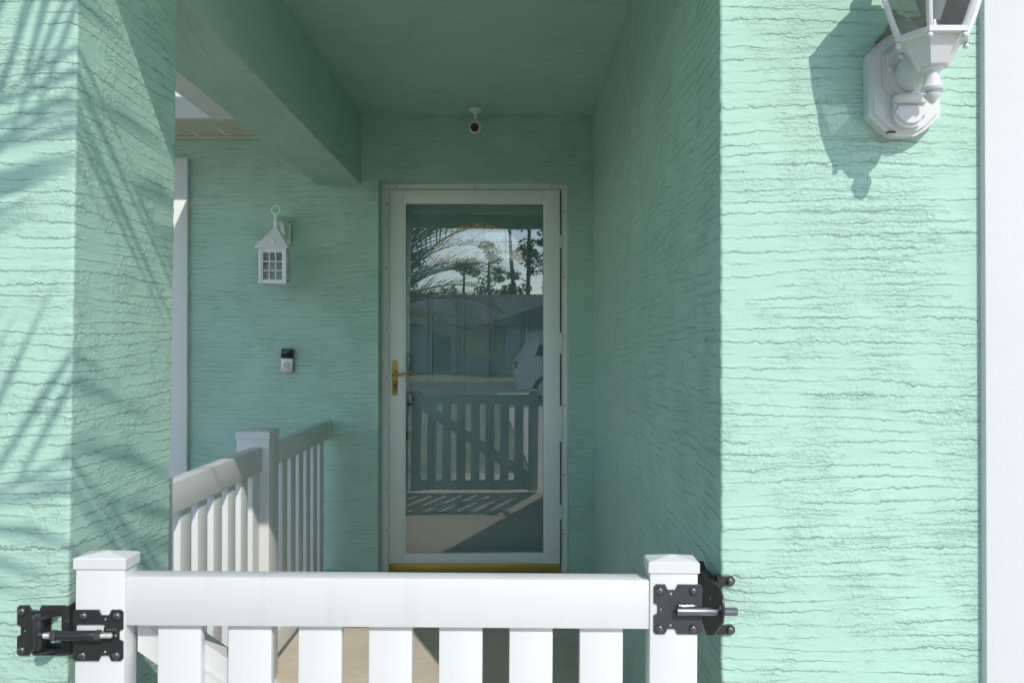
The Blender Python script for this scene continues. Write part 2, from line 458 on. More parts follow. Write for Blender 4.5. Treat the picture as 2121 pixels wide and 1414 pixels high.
# ------------------------------------------------------------------ setting: ground
def slab(name, dims, mat, label=None):
    o = bx(name, dims, mat)
    o['kind'] = 'structure'
    if label: o['label'] = label
    return o
bm = bmn(); box(bm, -160, 160, -220, 60, -0.6, -0.06)
g = obj('lawn', bm, M['lawn']); tag(g, 'patchy sunlit front lawn mirrored in the storm door', kind='structure')
slab('porch_floor', (-4.6, 0.405, 1.36, 4.75, -0.5, 0.0), M['floor'], 'tan concrete porch floor behind the picket gate')
slab('apron', (-4.6, 0.352, 0.30, 1.352, -0.3, -0.02), M['concrete'], 'concrete apron in front of the porch, widened for bounce light')  # outer strip added to bounce more sunlight into the porch
slab('driveway', (0.36, 7.5, -15.1, 1.63, -0.3, -0.03), M['concrete'], 'pale concrete driveway in front of the sunlit wall')
slab('street', (-120, 120, -23, -15.2, -0.3, -0.045), M['asphalt'], 'asphalt street in front of the far house')

# ------------------------------------------------------------------ the house and its porch
house = thing('house', (0, 4.36, 0), 'mint green stucco house with a recessed front porch', 'house')
CEIL = 2.553
# rear wall round the doorway
bm = bmn()
DX0, DX1, DZ = -0.738, 0.276, 2.207
prism(bm, [(-4.6, 0), (DX0, 0), (DX0, DZ), (DX1, DZ), (DX1, 0), (0.60, 0), (0.60, 2.80), (-4.6, 2.80)], 'y', 4.36, 4.75)
w = obj('rear_wall', bm, M['stucco_soft'], house); w['label'] = 'shaded mint wall round the front door'
# side wall and the sunlit front wall
w = bx('side_wall', (0.405, 0.60, 1.85, 4.36, -0.5, 2.56), M['stucco_side'], house); w['label'] = 'shaded mint wall beside the front door'
bm = bmn(); box(bm, 0.405, 3.6, 1.633, 1.85, -0.5, 2.56)
bm.edges.ensure_lookup_table()
e = [x for x in bm.edges if all(abs(v.co.x - 0.405) < 1e-5 and abs(v.co.y - 1.633) < 1e-5 for v in x.verts)]
bmesh.ops.bevel(bm, geom=e, offset=0.006, segments=3, affect='EDGES', profile=0.5)
roughen(bm, [(0.405, 1.633, 0.0)])
w = obj('front_wall', bm, M['stucco'], house); w['label'] = 'sunlit mint wall that carries the large lamp'
# left pillar, leaning a few millimetres
bm = bmn()
vs = box(bm, -1.075, -0.835, 1.541, 1.99, -0.5, 2.56)
for v in vs: v.co.x += (v.co.z - 1.35) * 0.0124
e = [x for x in bm.edges if all(v.co.y < 1.7 and v.co.x > -0.95 for v in x.verts)]
e += [x for x in bm.edges if all(v.co.y > 1.7 and v.co.x > -0.95 for v in x.verts)]
bmesh.ops.bevel(bm, geom=e, offset=0.006, segments=3, affect='EDGES', profile=0.5)
roughen(bm, [(-0.835, 1.541, 0.0124), (-0.835, 1.99, 0.0124)])
w = obj('pillar', bm, M['stucco'], house); w['label'] = 'mint pillar striped with palm leaf shadows'
bm = bmn(); box(bm, -1.067, -0.829, 1.992, 4.358, 2.18, 2.56, bev=0.005)
w = obj('beam', bm, M['beam'], house); w['label'] = 'mint beam from the pillar to the rear wall'
bm = bmn(); box(bm, -1.10, 3.6, 1.30, 4.80, CEIL, 2.78)
w = obj('ceiling', bm, M['stucco_ceiling'], house); w['label'] = 'mint porch ceiling'
bx('header', (-1.10, 3.6, 1.257, 1.298, 2.43, 2.78), M['stucco_ceiling'], house)
# roof over the porch (beyond the frame, keeps the sun off the ceiling)
bm = bmn(); prism(bm, [(1.15, 2.79), (4.9, 2.79), (4.9, 3.55), (1.15, 2.86)], 'x', -1.10, 3.6)
obj('roof', bm, M['roof'], house)
# white stucco corner band on the front wall
bm = bmn(); box(bm, 0.921, 1.45, 1.614, 1.64, -0.5, 2.56, bev=0.004)
w = obj('corner_band', bm, M['white_stucco'], house, True); w['label'] = 'white stucco band beside the large lamp'
# white casing at the left end of the rear wall
bx('casing', (-1.90, -1.742, 4.330, 4.358, 0.0, 2.318), M['trim'], house, 0.004)
bx('casing', (-3.05, -1.902, 4.330, 4.358, 2.18, 2.318), M['trim'], house, 0.004)
bx('casing', (-3.20, -3.052, 4.330, 4.358, 0.0, 2.318), M['trim'], house, 0.004)
bx('window_glass', (-3.05, -1.90, 4.340, 4.357, 0.0, 2.18), M['far_glass'], house)
# cream vented soffit of the side porch
for i in range(7):
    x1 = -1.075 - i * 0.155
    bm = bmn()
    box(bm, x1 - 0.150, x1, 4.03, 4.358, 2.437, 2.449)
    for k in range(9):
        xx = x1 - 0.144 + k * 0.0155
        box(bm, xx, xx + 0.0075, 4.035, 4.352, 2.4335, 2.438)
    p = obj('soffit_panel', bm, M['soffit'], house)
bx('soffit_trim', (-2.4, -1.07, 4.335, 4.358, 2.4255, 2.4325), M['soffit'], house)
# white side porch roof frame
bx('soffit_board', (-1.475, -1.069, 1.60, 4.028, 2.437, 2.450), M['trim'], house)
bx('fascia_board', (-1.497, -1.477, 1.60, 4.028, 2.437, 2.66), M['trim'], house)
bx('fascia_board', (-2.7, -1.499, 4.003, 4.028, 2.437, 2.66), M['trim'], house)
for i in range(5):
    y0 = 1.75 + i * 0.52
    bx('rafter', (-2.7, -1.499, y0, y0 + 0.045, 2.56, 2.66), M['trim'], house)
for i in range(4):
    y0 = 2.32 + i * 0.46
    bx('roof_panel', (-2.7, -1.69 - 0.02 * (i % 2), y0 - 0.06, y0 + 0.30, 2.663, 2.675), M['trim'], house)

# ---- entry door behind the storm door
ed = bpy.data.objects.new('entry_door', None); COL.objects.link(ed); ed.parent = house; ed.location = (0, 0.25, 0)
ed['label'] = 'grey green panelled door with an arched window behind the glass'
CX = -0.2246
bm = bmn(); box(bm, DX0 + 0.002, DX1 - 0.002, 4.612, 4.66, 0.02, DZ - 0.002)
obj('slab', bm, M['door'], ed)
def ellipse(cx, cz, a, b_, n=36):
    return [(cx + a * math.cos(math.pi * i / n), cz + b_ * math.sin(math.pi * i / n)) for i in range(n + 1)]
def arch_band(bm, cx, cz, a0, b0, a1, b1, y0, y1, n=40):
    o_, i_ = ellipse(cx, cz, a1, b1, n), ellipse(cx, cz, a0, b0, n)
    prism(bm, o_ + i_[::-1], 'y', y0, y1)
ZB = 1.7935
bm = bmn(); arch_band(bm, CX, ZB, 0.330, 0.283, 0.345, 0.297, 4.594, 4.6115); obj('arch_moulding', bm, M['door'], ed)
bm = bmn(); arch_band(bm, CX, ZB, 0.268, 0.225, 0.300, 0.254, 4.588, 4.6115)
box(bm, CX - 0.300, CX + 0.300, 4.598, 4.6115, ZB - 0.028, ZB - 0.001)
obj('arch_frame', bm, M['door'], ed)
bm = bmn(); prism(bm, ellipse(CX, ZB, 0.266, 0.223), 'y', 4.606, 4.6112); fanp = obj('arch_pane', bm, M['amber'], ed)
bm = bmn()
def came(p, q, r=0.0022): tube(bm, [(p[0], 4.604, p[1]), (q[0], 4.604, q[1])], r, 6)
for zz, hw in ((ZB + 0.055, 0.255), (ZB + 0.115, 0.225), (ZB + 0.172, 0.168)):
    came((CX - hw, zz), (CX + hw, zz))
for xx in (-0.16, 0.16): came((CX + xx, ZB), (CX + xx, ZB + 0.172))
for sx in (-1, 1):
    came((CX + sx * 0.035, ZB + 0.172), (CX + sx * 0.035, ZB + 0.218))
    pts = [(CX + sx * 0.036 * math.sin(math.pi * t / 12) , 4.604, ZB + 0.215 - 0.135 * t / 12) for t in range(13)]
    tube(bm, pts, 0.0025, 6)
for (cx_, cz_, r_) in ((CX, ZB + 0.052, 0.026), (CX - 0.16, ZB + 0.115, 0.022), (CX + 0.16, ZB + 0.115, 0.022)):
    d = [(cx_, cz_ + r_), (cx_ + r_, cz_), (cx_, cz_ - r_), (cx_ - r_, cz_)]
    for i in range(4): came(d[i], d[(i + 1) % 4])
obj('leading', bm, M['zinc'], ed)
for (cx_, cz_, r_) in ((CX, ZB + 0.052, 0.015), (CX - 0.16, ZB + 0.115, 0.013), (CX + 0.16, ZB + 0.115, 0.013)):
    bm = bmn(); prism(bm, [(cx_, cz_ + r_), (cx_ + r_, cz_), (cx_, cz_ - r_), (cx_ - r_, cz_)], 'y', 4.600, 4.6055)
    obj('bevelled_jewel', bm, M['flag_white'], ed)
def door_panel(x0, x1, z0, z1):
    bm = bmn()
    for (o, wd, y) in ((0.0, 0.012, 4.592), (0.030, 0.010, 4.599)):
        a0, a1, b0, b1 = x0 + o, x1 - o, z0 + o, z1 - o
        box(bm, a0, a0 + wd, y, 4.6118, b0, b1); box(bm, a1 - wd, a1, y, 4.6118, b0, b1)
        box(bm, a0 + wd, a1 - wd, y, 4.6118, b0, b0 + wd); box(bm, a0 + wd, a1 - wd, y, 4.6118, b1 - wd, b1)
    i = 0.044
    v = box(bm, x0 + i, x1 - i, 4.598, 4.6118, z0 + i, z1 - i)
    obj('panel', bm, M['door'], ed)
for (x0, x1) in ((-0.515, -0.298), (-0.168, 0.064)):
    door_panel(x0, x1, 1.082, 1.634); door_panel(x0, x1, 0.355, 0.906)
bx('keypad', (-0.650, -0.592, 4.580, 4.6115, 1.155, 1.285), M['gloss_black'], ed, 0.006)
for zz, rr in ((1.03, 0.042), (0.83, 0.026)):
    bm = bmn(); lathe(bm, [(rr * 0.5, 4.6115), (rr * 0.55, 4.59), (rr, 4.575), (rr, 4.56), (rr * 0.7, 4.548), (1e-6, 4.546)], (-0.617, 0, zz), 'y', 20)
    obj('knob', bm, M['bronze'], ed, True)

# ---- storm door
sd = bpy.data.objects.new('storm_door', None); COL.objects.link(sd); sd.parent = house; sd.location = (0, 0.12, 0)
sd['label'] = 'white full glass storm door'
FX0, FX1, FZ0, FZ1 = -0.7326, 0.2680, 0.092, 2.2045
LX0, LX1, LZ0, LZ1 = -0.698, 0.2345, 0.140, 2.178
bx('frame_jamb', (FX0, -0.701, 4.486, 4.56, FZ0, FZ1 - 0.026), M['alu'], sd, 0.0015)
bx('frame_jamb', (0.2400, FX1, 4.486, 4.56, FZ0, FZ1 - 0.026), M['alu'], sd, 0.0015)
bx('frame_head', (FX0, FX1, 4.486, 4.56, FZ1 - 0.0255, FZ1), M['alu'], sd, 0.0015)
for (a, b_) in ((FX0 + 0.009, FX0 + 0.012), (-0.709, -0.706), (0.2455, 0.2485)):
    bx('frame_rib', (a, b_, 4.481, 4.4865, FZ0, FZ1 - 0.03), M['alu'], sd)
bx('frame_rib', (FX0 + 0.004, FX1 - 0.004, 4.481, 4.4865, FZ1 - 0.0235, FZ1 - 0.0195), M['alu'], sd)
# caulk bead, uneven
def caulk(p, q, n=40):
    bm = bmn(); P = [Vector(p).lerp(Vector(q), i / n) for i in range(n + 1)]
    tube(bm, [(v.x + random.uniform(-1, 1) * 0.0012, v.y, v.z + random.uniform(-1, 1) * 0.0012) for v in P], [0.0065 + random.uniform(-0.0022, 0.0022) for _ in P], 6)
    obj('caulk_bead', bm, M['caulk'], sd, True)
caulk((DX0 + 0.002, 4.482, FZ0), (DX0 + 0.002, 4.482, DZ)); caulk((DX1 - 0.004, 4.482, FZ0), (DX1 - 0.004, 4.482, DZ)); caulk((DX0, 4.482, DZ - 0.001), (DX1, 4.482, DZ - 0.001))
GX0, GX1, GZ0, GZ1 = -0.614, 0.1476, 0.190, 2.105
bx('stile', (LX0, GX0 - 0.006, 4.478, 4.512, LZ0, LZ1), M['alu'], sd, 0.003)
bx('stile', (GX1 + 0.006, LX1, 4.478, 4.512, LZ0, LZ1), M['alu'], sd, 0.003)
bx('rail', (GX0 - 0.006, GX1 + 0.006, 4.4785, 4.512, GZ1 + 0.006, LZ1 - 0.0005), M['alu'], sd, 0.003)
bx('rail', (GX0 - 0.006, GX1 + 0.006, 4.4785, 4.512, LZ0 + 0.0005, GZ0 - 0.006), M['alu'], sd, 0.003)
bm = bmn()
for d in ((GX0 - 0.006, GX0 + 0.004, GZ0 - 0.006, GZ1 + 0.006), (GX1 - 0.004, GX1 + 0.006, GZ0 - 0.006, GZ1 + 0.006)):
    box(bm, d[0], d[1], 4.484, 4.510, d[2], d[3])
box(bm, GX0 + 0.004, GX1 - 0.004, 4.484, 4.510, GZ1 - 0.004, GZ1 + 0.006); box(bm, GX0 + 0.004, GX1 - 0.004, 4.484, 4.510, GZ0 - 0.006, GZ0 + 0.004)
obj('glazing_bead', bm, M['alu'], sd)
# the pane sits very slightly turned in its frame
bm = bmn(); box(bm, GX0 - 0.002, GX1 + 0.002, -0.002, 0.002, GZ0 - 0.002, GZ1 + 0.002)
TURN = R(1.35)
cxg = (GX0 + GX1) / 2
for v in bm.verts:
    v.co.y += 4.500 + (v.co.x - cxg) * math.tan(TURN)
pane = obj('glass', bm, M['pane'], sd)
bx('sweep', (LX0, LX1, 4.480, 4.508, 0.094, LZ0 - 0.001), M['gold_sweep'], sd, 0.002)
# hinge side: thin dark gap broken by hinge leaves
for (z0, z1) in ((0.14, 0.38), (0.46, 0.80), (1.00, 1.28), (1.40, 1.86), (1.93, 2.17)):
    bx('hinge_gap', (0.2352, 0.2395, 4.4775, 4.49, z0, z1), M['dark'], sd)
for (z0, z1) in ((0.382, 0.458), (0.802, 0.998), (1.282, 1.398), (1.862, 1.928)):
    bx('hinge_leaf', (0.2350, 0.2440, 4.4755, 4.49, z0, z1), M['alu'], sd, 0.001)
bm = bmn(); box(bm, LX0, LX1, 4.486, 4.49, LZ1 + 0.0005, LZ1 + 0.0035); obj('head_gap', bm, M['dark'], sd)
bm = bmn(); lathe(bm, [(0.0036, 4.4862), (0.0036, 4.4835), (0.002, 4.482), (1e-6, 4.482)], (0, 0, 0), 'y', 10)
me_screw = make_mesh('screw', bm, M['black'], True)
def screw_at(x, z):
    o = link('screw', me_screw, sd); o.location = Vector((x, 0, z)) - Vector((0, 4.48, 0))
for z in (0.32, 0.55, 0.9, 1.15, 1.42, 1.75, 1.98, 2.10): screw_at(-0.7135, z)
for z in (0.30, 0.62, 1.00, 1.38, 1.70, 2.06): screw_at(0.2575, z)
for x in (-0.66, -0.23, 0.19): screw_at(x, FZ1 - 0.010)
# lever set
bm = bmn()
pts = [(-0.6665 + 0.0155 * math.cos(a), 1.2335 + 0.0155 * math.sin(a)) for a in [math.pi * i / 12 for i in range(13)]]
pts += [(-0.6665 - 0.0155 * math.cos(a), 1.0695 - 0.0155 * math.sin(a)) for a in [math.pi * i / 12 for i in range(13)]]
prism(bm, pts, 'y', 4.472, 4.4778); obj('escutcheon', bm, M['brass'], sd, True)
bm = bmn()
lathe(bm, [(0.0125, 4.4725), (0.0125, 4.452), (0.009, 4.446), (1e-6, 4.445)], (-0.6665, 0, 1.178), 'y', 16)
tube(bm, [(-0.664, 4.449, 1.178), (-0.65, 4.446, 1.172), (-0.628, 4.444, 1.171), (-0.600, 4.444, 1.178), (-0.578, 4.444, 1.184), (-0.566, 4.446, 1.181), (-0.562, 4.449, 1.176)], [0.008, 0.0075, 0.0068, 0.0065, 0.0068, 0.006, 0.004], 10)
obj('lever', bm, M['brass'], sd, True)
bm = bmn(); lathe(bm, [(0.008, 4.4725), (0.008, 4.468), (1e-6, 4.468)], (-0.6665, 0, 1.108), 'y', 14); box(bm, -0.6700, -0.6630, 4.4685, 4.4725, 1.088, 1.104)
obj('keyhole', bm, M['bronze'], sd)
bx('threshold', (DX0 + 0.002, DX1 - 0.002, 4.40, 4.60, 0.0, 0.090), M['concrete'], sd)

# ------------------------------------------------------------------ gate
TILT = 0.0070
gate = thing('picket_gate', (-0.8145, 1.515, 0.02), 'white vinyl picket gate across the front of the porch', 'gate')
gate.rotation_euler = (0, TILT, 0); gate['_local'] = 1
GO = Vector((-0.8145, 1.515, 0.02))
def gp(name, bm, mat, smooth=False, parent=None):
    for v in bm.verts:
        v.co -= GO
    o = link(name, make_mesh(name, bm, mat, smooth), parent or gate)
    return o
def gbox(name, d, mat=M['vinyl'], bev=0.003, parent=None):
    bm = bmn(); box(bm, *d, bev=bev); return gp(name, bm, mat, True, parent)
def cap_bm(x0, x1, y0, y1, z, ov=0.0022, h=0.026, ph=0.018):
    bm = bmn()
    a = [(x0 - ov, y0 - ov), (x1 + ov, y0 - ov), (x1 + ov, y1 + ov), (x0 - ov, y1 + ov)]
    lo = [bm.verts.new((*p, z)) for p in a]; mid = [bm.verts.new((*p, z + h)) for p in a]
    i = 0.002
    b_ = [(x0 - ov + i, y0 - ov + i), (x1 + ov - i, y0 - ov + i), (x1 + ov - i, y1 + ov - i), (x0 - ov + i, y1 + ov - i)]
    top = [bm.verts.new((*p, z + h + i)) for p in b_]
    ap = bm.verts.new(((x0 + x1) / 2, (y0 + y1) / 2, z + h + ph))
    bm.faces.new(lo[::-1])
    for k in range(4):
        j = (k + 1) % 4
        bm.faces.new((lo[k], lo[j], mid[j], mid[k])); bm.faces.new((mid[k], mid[j], top[j], top[k])); bm.faces.new((top[k], top[j], ap))
    return bm
PX = -0.0055      # the turned gate moves its upper part a little; kept so the posts stand where they do
for (x0, x1) in ((-0.8145, -0.7233), (0.2441, 0.3326)):
    p = gbox('post', (x0 + PX, x1 + PX, 1.515, 1.567, 0.02, 0.912))
    c = gp('post_cap', cap_bm(x0 + PX, x1 + PX, 1.515, 1.567, 0.9125 - 0.001, 0.0028, 0.0178, 0.0105), M['vinyl'], False, p)
gbox('top_rail', (-0.7233 + PX, 0.2441 + PX, 1.519, 1.564, 0.806, 0.8965))
gbox('bottom_rail', (-0.7233 + PX, 0.2441 + PX, 1.519, 1.564, 0.032, 0.122))
bm = bmn(); box(bm, 0, 0.0813, 0, 0.0215, 0, 0.684, bev=0.0035); me_pk = make_mesh('picket', bm, M['vinyl'], True)
for i in range(7):
    o = link('picket', me_pk, gate); o.location = Vector((-0.6718 + PX * 0.6 + i * 0.131, 1.5315, 0.122)) - GO
# diagonal brace on the back
bm = bmn()
zt = lambda x: 0.752 - 0.685 * (x + 0.73)
prism(bm, [(-0.722, zt(-0.722)), (-0.722, min(0.805, zt(-0.722) + 0.115)), (-0.66, 0.805), (0.240, zt(0.240) + 0.115), (0.240, max(0.124, zt(0.240))), (0.19, zt(0.19))], 'y', 1.5545, 1.592)
gp('brace', bm, M['vinyl'])
bm = bmn()
prism(bm, [(-0.70, zt(-0.70) + 0.052), (-0.70, zt(-0.70) + 0.060), (0.22, zt(0.22) + 0.060), (0.22, zt(0.22) + 0.052)], 'y', 1.5525, 1.5555)
gp('brace_rib', bm, M['vinyl'])

def hw_outline(x0, x1, z0, z1, n=0.010, t=0.012, side='both'):
    """plate outline with notches in the middle of top, bottom and one or both ends"""
    xm = x0 + (x1 - x0) * (0.36 if side == 'left' else 0.64); zm = (z0 + z1) / 2; c = 0.004
    pts = [(x0 + c, z0), (xm - t, z0), (xm - t * 0.6, z0 + n), (xm + t * 0.6, z0 + n), (xm + t, z0), (x1 - c, z0), (x1, z0 + c)]
    if side in ('right',):
        pts += [(x1, zm - t), (x1 - n * 0.7, zm - t * 0.7), (x1 - n * 0.7, zm + t * 0.7), (x1, zm + t)]
    pts += [(x1, z1 - c), (x1 - c, z1), (xm + t, z1), (xm + t * 0.6, z1 - n), (xm - t * 0.6, z1 - n), (xm - t, z1), (x0 + c, z1), (x0, z1 - c)]
    if side == 'left':
        pts += [(x0, zm + t), (x0 + n * 0.7, zm + t * 0.7), (x0 + n * 0.7, zm - t * 0.7), (x0, zm - t)]
    pts += [(x0, z0 + c)]
    k = 0.0048
    tri = [[(xm - k, z1 - n - 0.003), (xm + k, z1 - n - 0.003), (xm, z1 - n - 0.0115)],
           [(xm - k, z0 + n + 0.003), (xm, z0 + n + 0.0115), (xm + k, z0 + n + 0.003)]]
    if side == 'left': tri.append([(x0 + n * 0.7 + 0.004, zm - k), (x0 + n * 0.7 + 0.004, zm + k), (x0 + n * 0.7 + 0.0115, zm)])
    else: tri.append([(x1 - n * 0.7 - 0.004, zm - k), (x1 - n * 0.7 - 0.0115, zm), (x1 - n * 0.7 - 0.004, zm + k)])
    return pts, tri
bm = bmn()
lathe(bm, [(0.0078, 0.0), (0.0076, -0.0015), (0.0058, -0.0045), (0.0036, -0.0055)], (0, 0, 0), 'y', 16)
bm.faces.ensure_lookup_table()
lathe(bm, [(0.0034, -0.0054), (0.0032, -0.0030)], (0, 0, 0), 'y', 6)
me_bolt = make_mesh('screw', bm, M['bolt'], True)

# striker plate on the right post (part of the gate)
GPY = 1.5130
o_, h_ = hw_outline(0.2462, 0.3342, 0.8009, 0.8906, side='left')
me = plate_mesh('striker_plate', o_, h_, 0.0032, M['plate'], 'y', GPY)
for v in me.vertices: v.co -= GO
sp = link('striker_plate', me, gate); sp['label'] = 'black plate with a steel latch rod'
for x, z in ((0.2565, 0.8795), (0.3175, 0.8795), (0.2565, 0.8105), (0.3175, 0.8105)):
    s = link('screw', me_bolt, sp); s.location = Vector((x, GPY - 0.0016, z)) - GO
bm = bmn()
lathe(bm, [(0.0065, 0.2855), (0.0076, 0.2868), (0.0076, 0.3945), (0.0066, 0.3958)], (0, 1.5015, 0.8455), 'x', 20)
gp('latch_rod', bm, M['steel'], True, sp)
bm = bmn()
tube(bm, [(0.290 + i * 0.0036, 1.5065 + random.uniform(-.0006, .0006), 0.8535 + random.uniform(-.0008, .0008)) for i in range(10)], [0.003 + random.uniform(-0.0008, 0.0008) for _ in range(10)], 8)
gp('weld_bead', bm, M['steel'], True, sp)

# ------------------------------------------------------------------ hinge between pillar and gate
hinge = bpy.data.objects.new('hinge', None); COL.objects.link(hinge); hinge.location = (-0.86, 1.54, 0.744); hinge['label'] = 'black adjustable hinge bolted to the mint pillar'
HZ0, HZ1 = 0.7445, 0.8365
WY = 1.5385
o_, h_ = hw_outline(-0.934, -0.8405, HZ0, HZ1, side='left')
h_.append([(-0.872, 0.766), (-0.851, 0.766), (-0.851, 0.818), (-0.872, 0.818)])
me = plate_mesh('wall_plate', o_, h_, 0.0035, M['black'], 'y', WY)
wp = link('wall_plate', me, hinge); wp.location = -Vector(hinge.location)
bm = bmn(); prism(bm, [(1.5368, HZ0), (1.5368, HZ1), (1.575, HZ1), (1.575, 0.817), (1.552, 0.806), (1.552, 0.775), (1.575, 0.764), (1.575, HZ0)], 'x', -0.8400, -0.8365)
obj('wall_plate_return', bm, M['black'], hinge)
o_, h_ = hw_outline(-0.815, -0.7246, 0.7445, 0.8365, side='right')
h_.append([(-0.811, 0.7925), (-0.761, 0.7925), (-0.757, 0.811), (-0.811, 0.811)])
me = plate_mesh('gate_plate', o_, h_, 0.0032, M['black'], 'y', 1.5125)
gpl = link('gate_plate', me, hinge); gpl.location = -Vector(hinge.location)
def bolt(x, y, z, par):
    s = link('screw', me_bolt, par); s.location = Vector((x, y, z)) - (Vector(hinge.location) if par is hinge else Vector())
for x, z in ((-0.925, 0.826), (-0.925, 0.754)): bolt(x, WY - 0.0017, z, hinge)
for x, z in ((-0.796, 0.826), (-0.735, 0.826), (-0.798, 0.754), (-0.736, 0.754)): bolt(x, 1.5109, z, hinge)
BY = 1.518
bm = bmn(); lathe(bm, [(0.0075, 0.7595), (0.0082, 0.761), (0.0082, 0.818), (0.0075, 0.8195)], (-0.883, BY, 0), 'z', 20); obj('barrel', bm, M['black'], hinge, True)
for z0, z1 in ((0.8196, 0.8236), (0.7553, 0.7593)):
    bm = bmn(); prism(bm, [(-0.893, 1.5365), (-0.853, 1.5365), (-0.866, 1.514), (-0.874, 1.507), (-0.886, 1.506), (-0.894, 1.514)], 'z', z0, z1); obj('barrel_lug', bm, M['black'], hinge)
bm = bmn(); lathe(bm, [(0.0066, 0.8236), (0.006, 0.8262), (0.002, 0.827), (1e-6, 0.827)], (-0.883, BY, 0), 'z', 12); obj('pin_head', bm, M['black'], hinge, True)
ry, rz = 1.502, 0.7935
prof = []
x = -0.876
bm = bmn(); lathe(bm, [(0.0045, -0.8770), (0.0045, -0.8620)], (0, 1.508, rz), 'x', 14); obj('rod_neck', bm, M['steel'], hinge, True)
prof = []
k = 0
x = -0.8645
while x < -0.7405:
    prof.append((0.0056 if k % 2 else 0.0049, x)); x += 0.0009; k += 1
prof += [(0.0045, -0.7395), (1e-6, -0.7375)]
bm = bmn(); lathe(bm, prof, (0, ry, rz), 'x', 16); obj('threaded_rod', bm, M['zinc'], hinge)
for x0 in (-0.8500, -0.7700):
    bm = bmn(); lathe(bm, [(0.0092, x0), (0.0102, x0 + 0.0012), (0.0102, x0 + 0.0088), (0.0092, x0 + 0.010)], (0, ry, rz), 'x', 6, 0.35); obj('nut', bm, M['plate'], hinge)
bm = bmn(); lathe(bm, [(0.0083, -0.8390), (0.0088, -0.8380), (0.0088, -0.7712), (0.0083, -0.7702)], (0, ry, rz), 'x', 20); box(bm, -0.838, -0.771, 1.503, 1.5108, 0.7835, 0.7875); obj('sleeve', bm, M['black'], hinge, True)

hinge.parent = gate; hinge.matrix_parent_inverse = (Matrix.Translation(GO) @ Matrix.Rotation(TILT, 4, 'Y')).inverted()
# ------------------------------------------------------------------ latch on the right corner
latch = thing('gate_latch', (0.39, 1.62, 0.75), 'black gravity latch screwed to the mint wall corner', 'latch')
bm = bmn(); prism(bm, [(1.632, 0.752), (1.632, 0.842), (1.70, 0.838), (1.80, 0.828), (1.815, 0.805), (1.80, 0.778), (1.72, 0.785), (1.675, 0.765)], 'x', 0.3985, 0.4035)
obj('wall_bracket', bm, M['black'], latch)
jaw = [(1.482, 0.846), (1.487, 0.864), (1.512, 0.878), (1.565, 0.872), (1.645, 0.846), (1.66, 0.82), (1.645, 0.770), (1.61, 0.758), (1.565, 0.772), (1.52, 0.800), (1.490, 0.822)]
me = plate_mesh('jaw', jaw, [[(1.488 + 0.013 + 0.0095 * math.cos(t * math.pi / 8), 0.8455 + 0.0095 * math.sin(t * math.pi / 8)) for t in range(16)], [(1.58 + 0.006 * math.cos(t * math.pi / 6), 0.842 + 0.010 * math.sin(t * math.pi / 6)) for t in range(12)]], 0.0045, M['black'], 'x', 0.3725)
j = link('jaw', me, latch); j.location = -Vector(latch.location)
bm = bmn(); prism(bm, [(1.60, 0.852), (1.655, 0.843), (1.72, 0.840), (1.755, 0.858), (1.752, 0.864), (1.71, 0.852), (1.66, 0.852), (1.60, 0.862)], 'x', 0.376, 0.397); obj('thumb_lever', bm, M['black'], latch)
for i in range(4):
    bx('lever_rib', (0.378 + i * 0.005, 0.381 + i * 0.005, 1.665, 1.705, 0.850, 0.858), M['black'], latch)
bm = bmn(); lathe(bm, [(0.0055, 0.362), (0.0055, 0.398)], (0, 1.665, 0.836), 'x', 14); obj('pivot_pin', bm, M['steel'], latch, True)
bm = bmn(); lathe(bm, [(0.005, 0.366), (0.005, 0.398)], (0, 1.625, 0.79), 'x', 12); obj('pivot_pin', bm, M['steel'], latch, True)
bm = bmn(); tube(bm, [(0.372 + 0.004 * math.cos(t), 1.665 + 0.011 * math.cos(t), 0.815 + 0.010 * math.sin(t) - 0.0008 * t) for t in [i * 0.6 for i in range(40)]], 0.0014, 6); obj('spring', bm, M['steel'], latch, True)
for zz in (0.8565, 0.7605):
    bm = bmn(); prism(bm, [(0.396, zz - 0.009), (0.422, zz - 0.009)] + [(0.422 + 0.0095 * math.cos(a), zz + 0.0095 * math.sin(a)) for a in [-math.pi / 2 + math.pi * i / 10 for i in range(11)]] + [(0.396, zz + 0.009)], 'y', 1.6270, 1.6305)
    tb = obj('screw_tab', bm, M['black'], latch)
    bm = bmn(); box(bm, 0.396, 0.4032, 1.6305, 1.65, zz - 0.009, zz + 0.009); obj('tab_return', bm, M['black'], latch)
    s = link('screw', me_bolt, latch); s.location = Vector((0.4215, 1.6270, zz)) - Vector(latch.location)

# ------------------------------------------------------------------ side fence
fence = thing('picket_fence', (-1.015, 2.0, 0.0), 'white vinyl picket fence between pillar and rear wall', 'fence')
FXC = -1.0125; hr = 0.0225
fp = bx('post', (-1.092, -0.965, 3.195, 3.322, 0.0, 0.962), M['vinyl'], fence, 0.003)
bm = cap_bm(-1.092, -0.965, 3.195, 3.322, 0.9615, 0.003, 0.026, 0.016)
o = obj('post_cap', bm, M['vinyl'], fp)
o.location = -Vector(fence.location) - fp.location
for (y0, y1) in ((1.992, 3.194), (3.3225, 4.345)):
    bx('top_rail', (FXC - hr, FXC + hr, y0, y1, 0.836, 0.930), M['vinyl'], fence, 0.003)
    bx('bottom_rail', (FXC - hr, FXC + hr, y0, y1, 0.052, 0.146), M['vinyl'], fence, 0.003)
bx('rail_end_bracket', (FXC - hr - 0.003, FXC + hr + 0.003, 4.335, 4.3585, 0.832, 0.934), M['vinyl'], fence, 0.002)
bm = bmn(); box(bm, -0.0110, 0.0110, 0, 0.079, 0, 0.690, bev=0.003); me_fp = make_mesh('picket', bm, M['vinyl'], True)
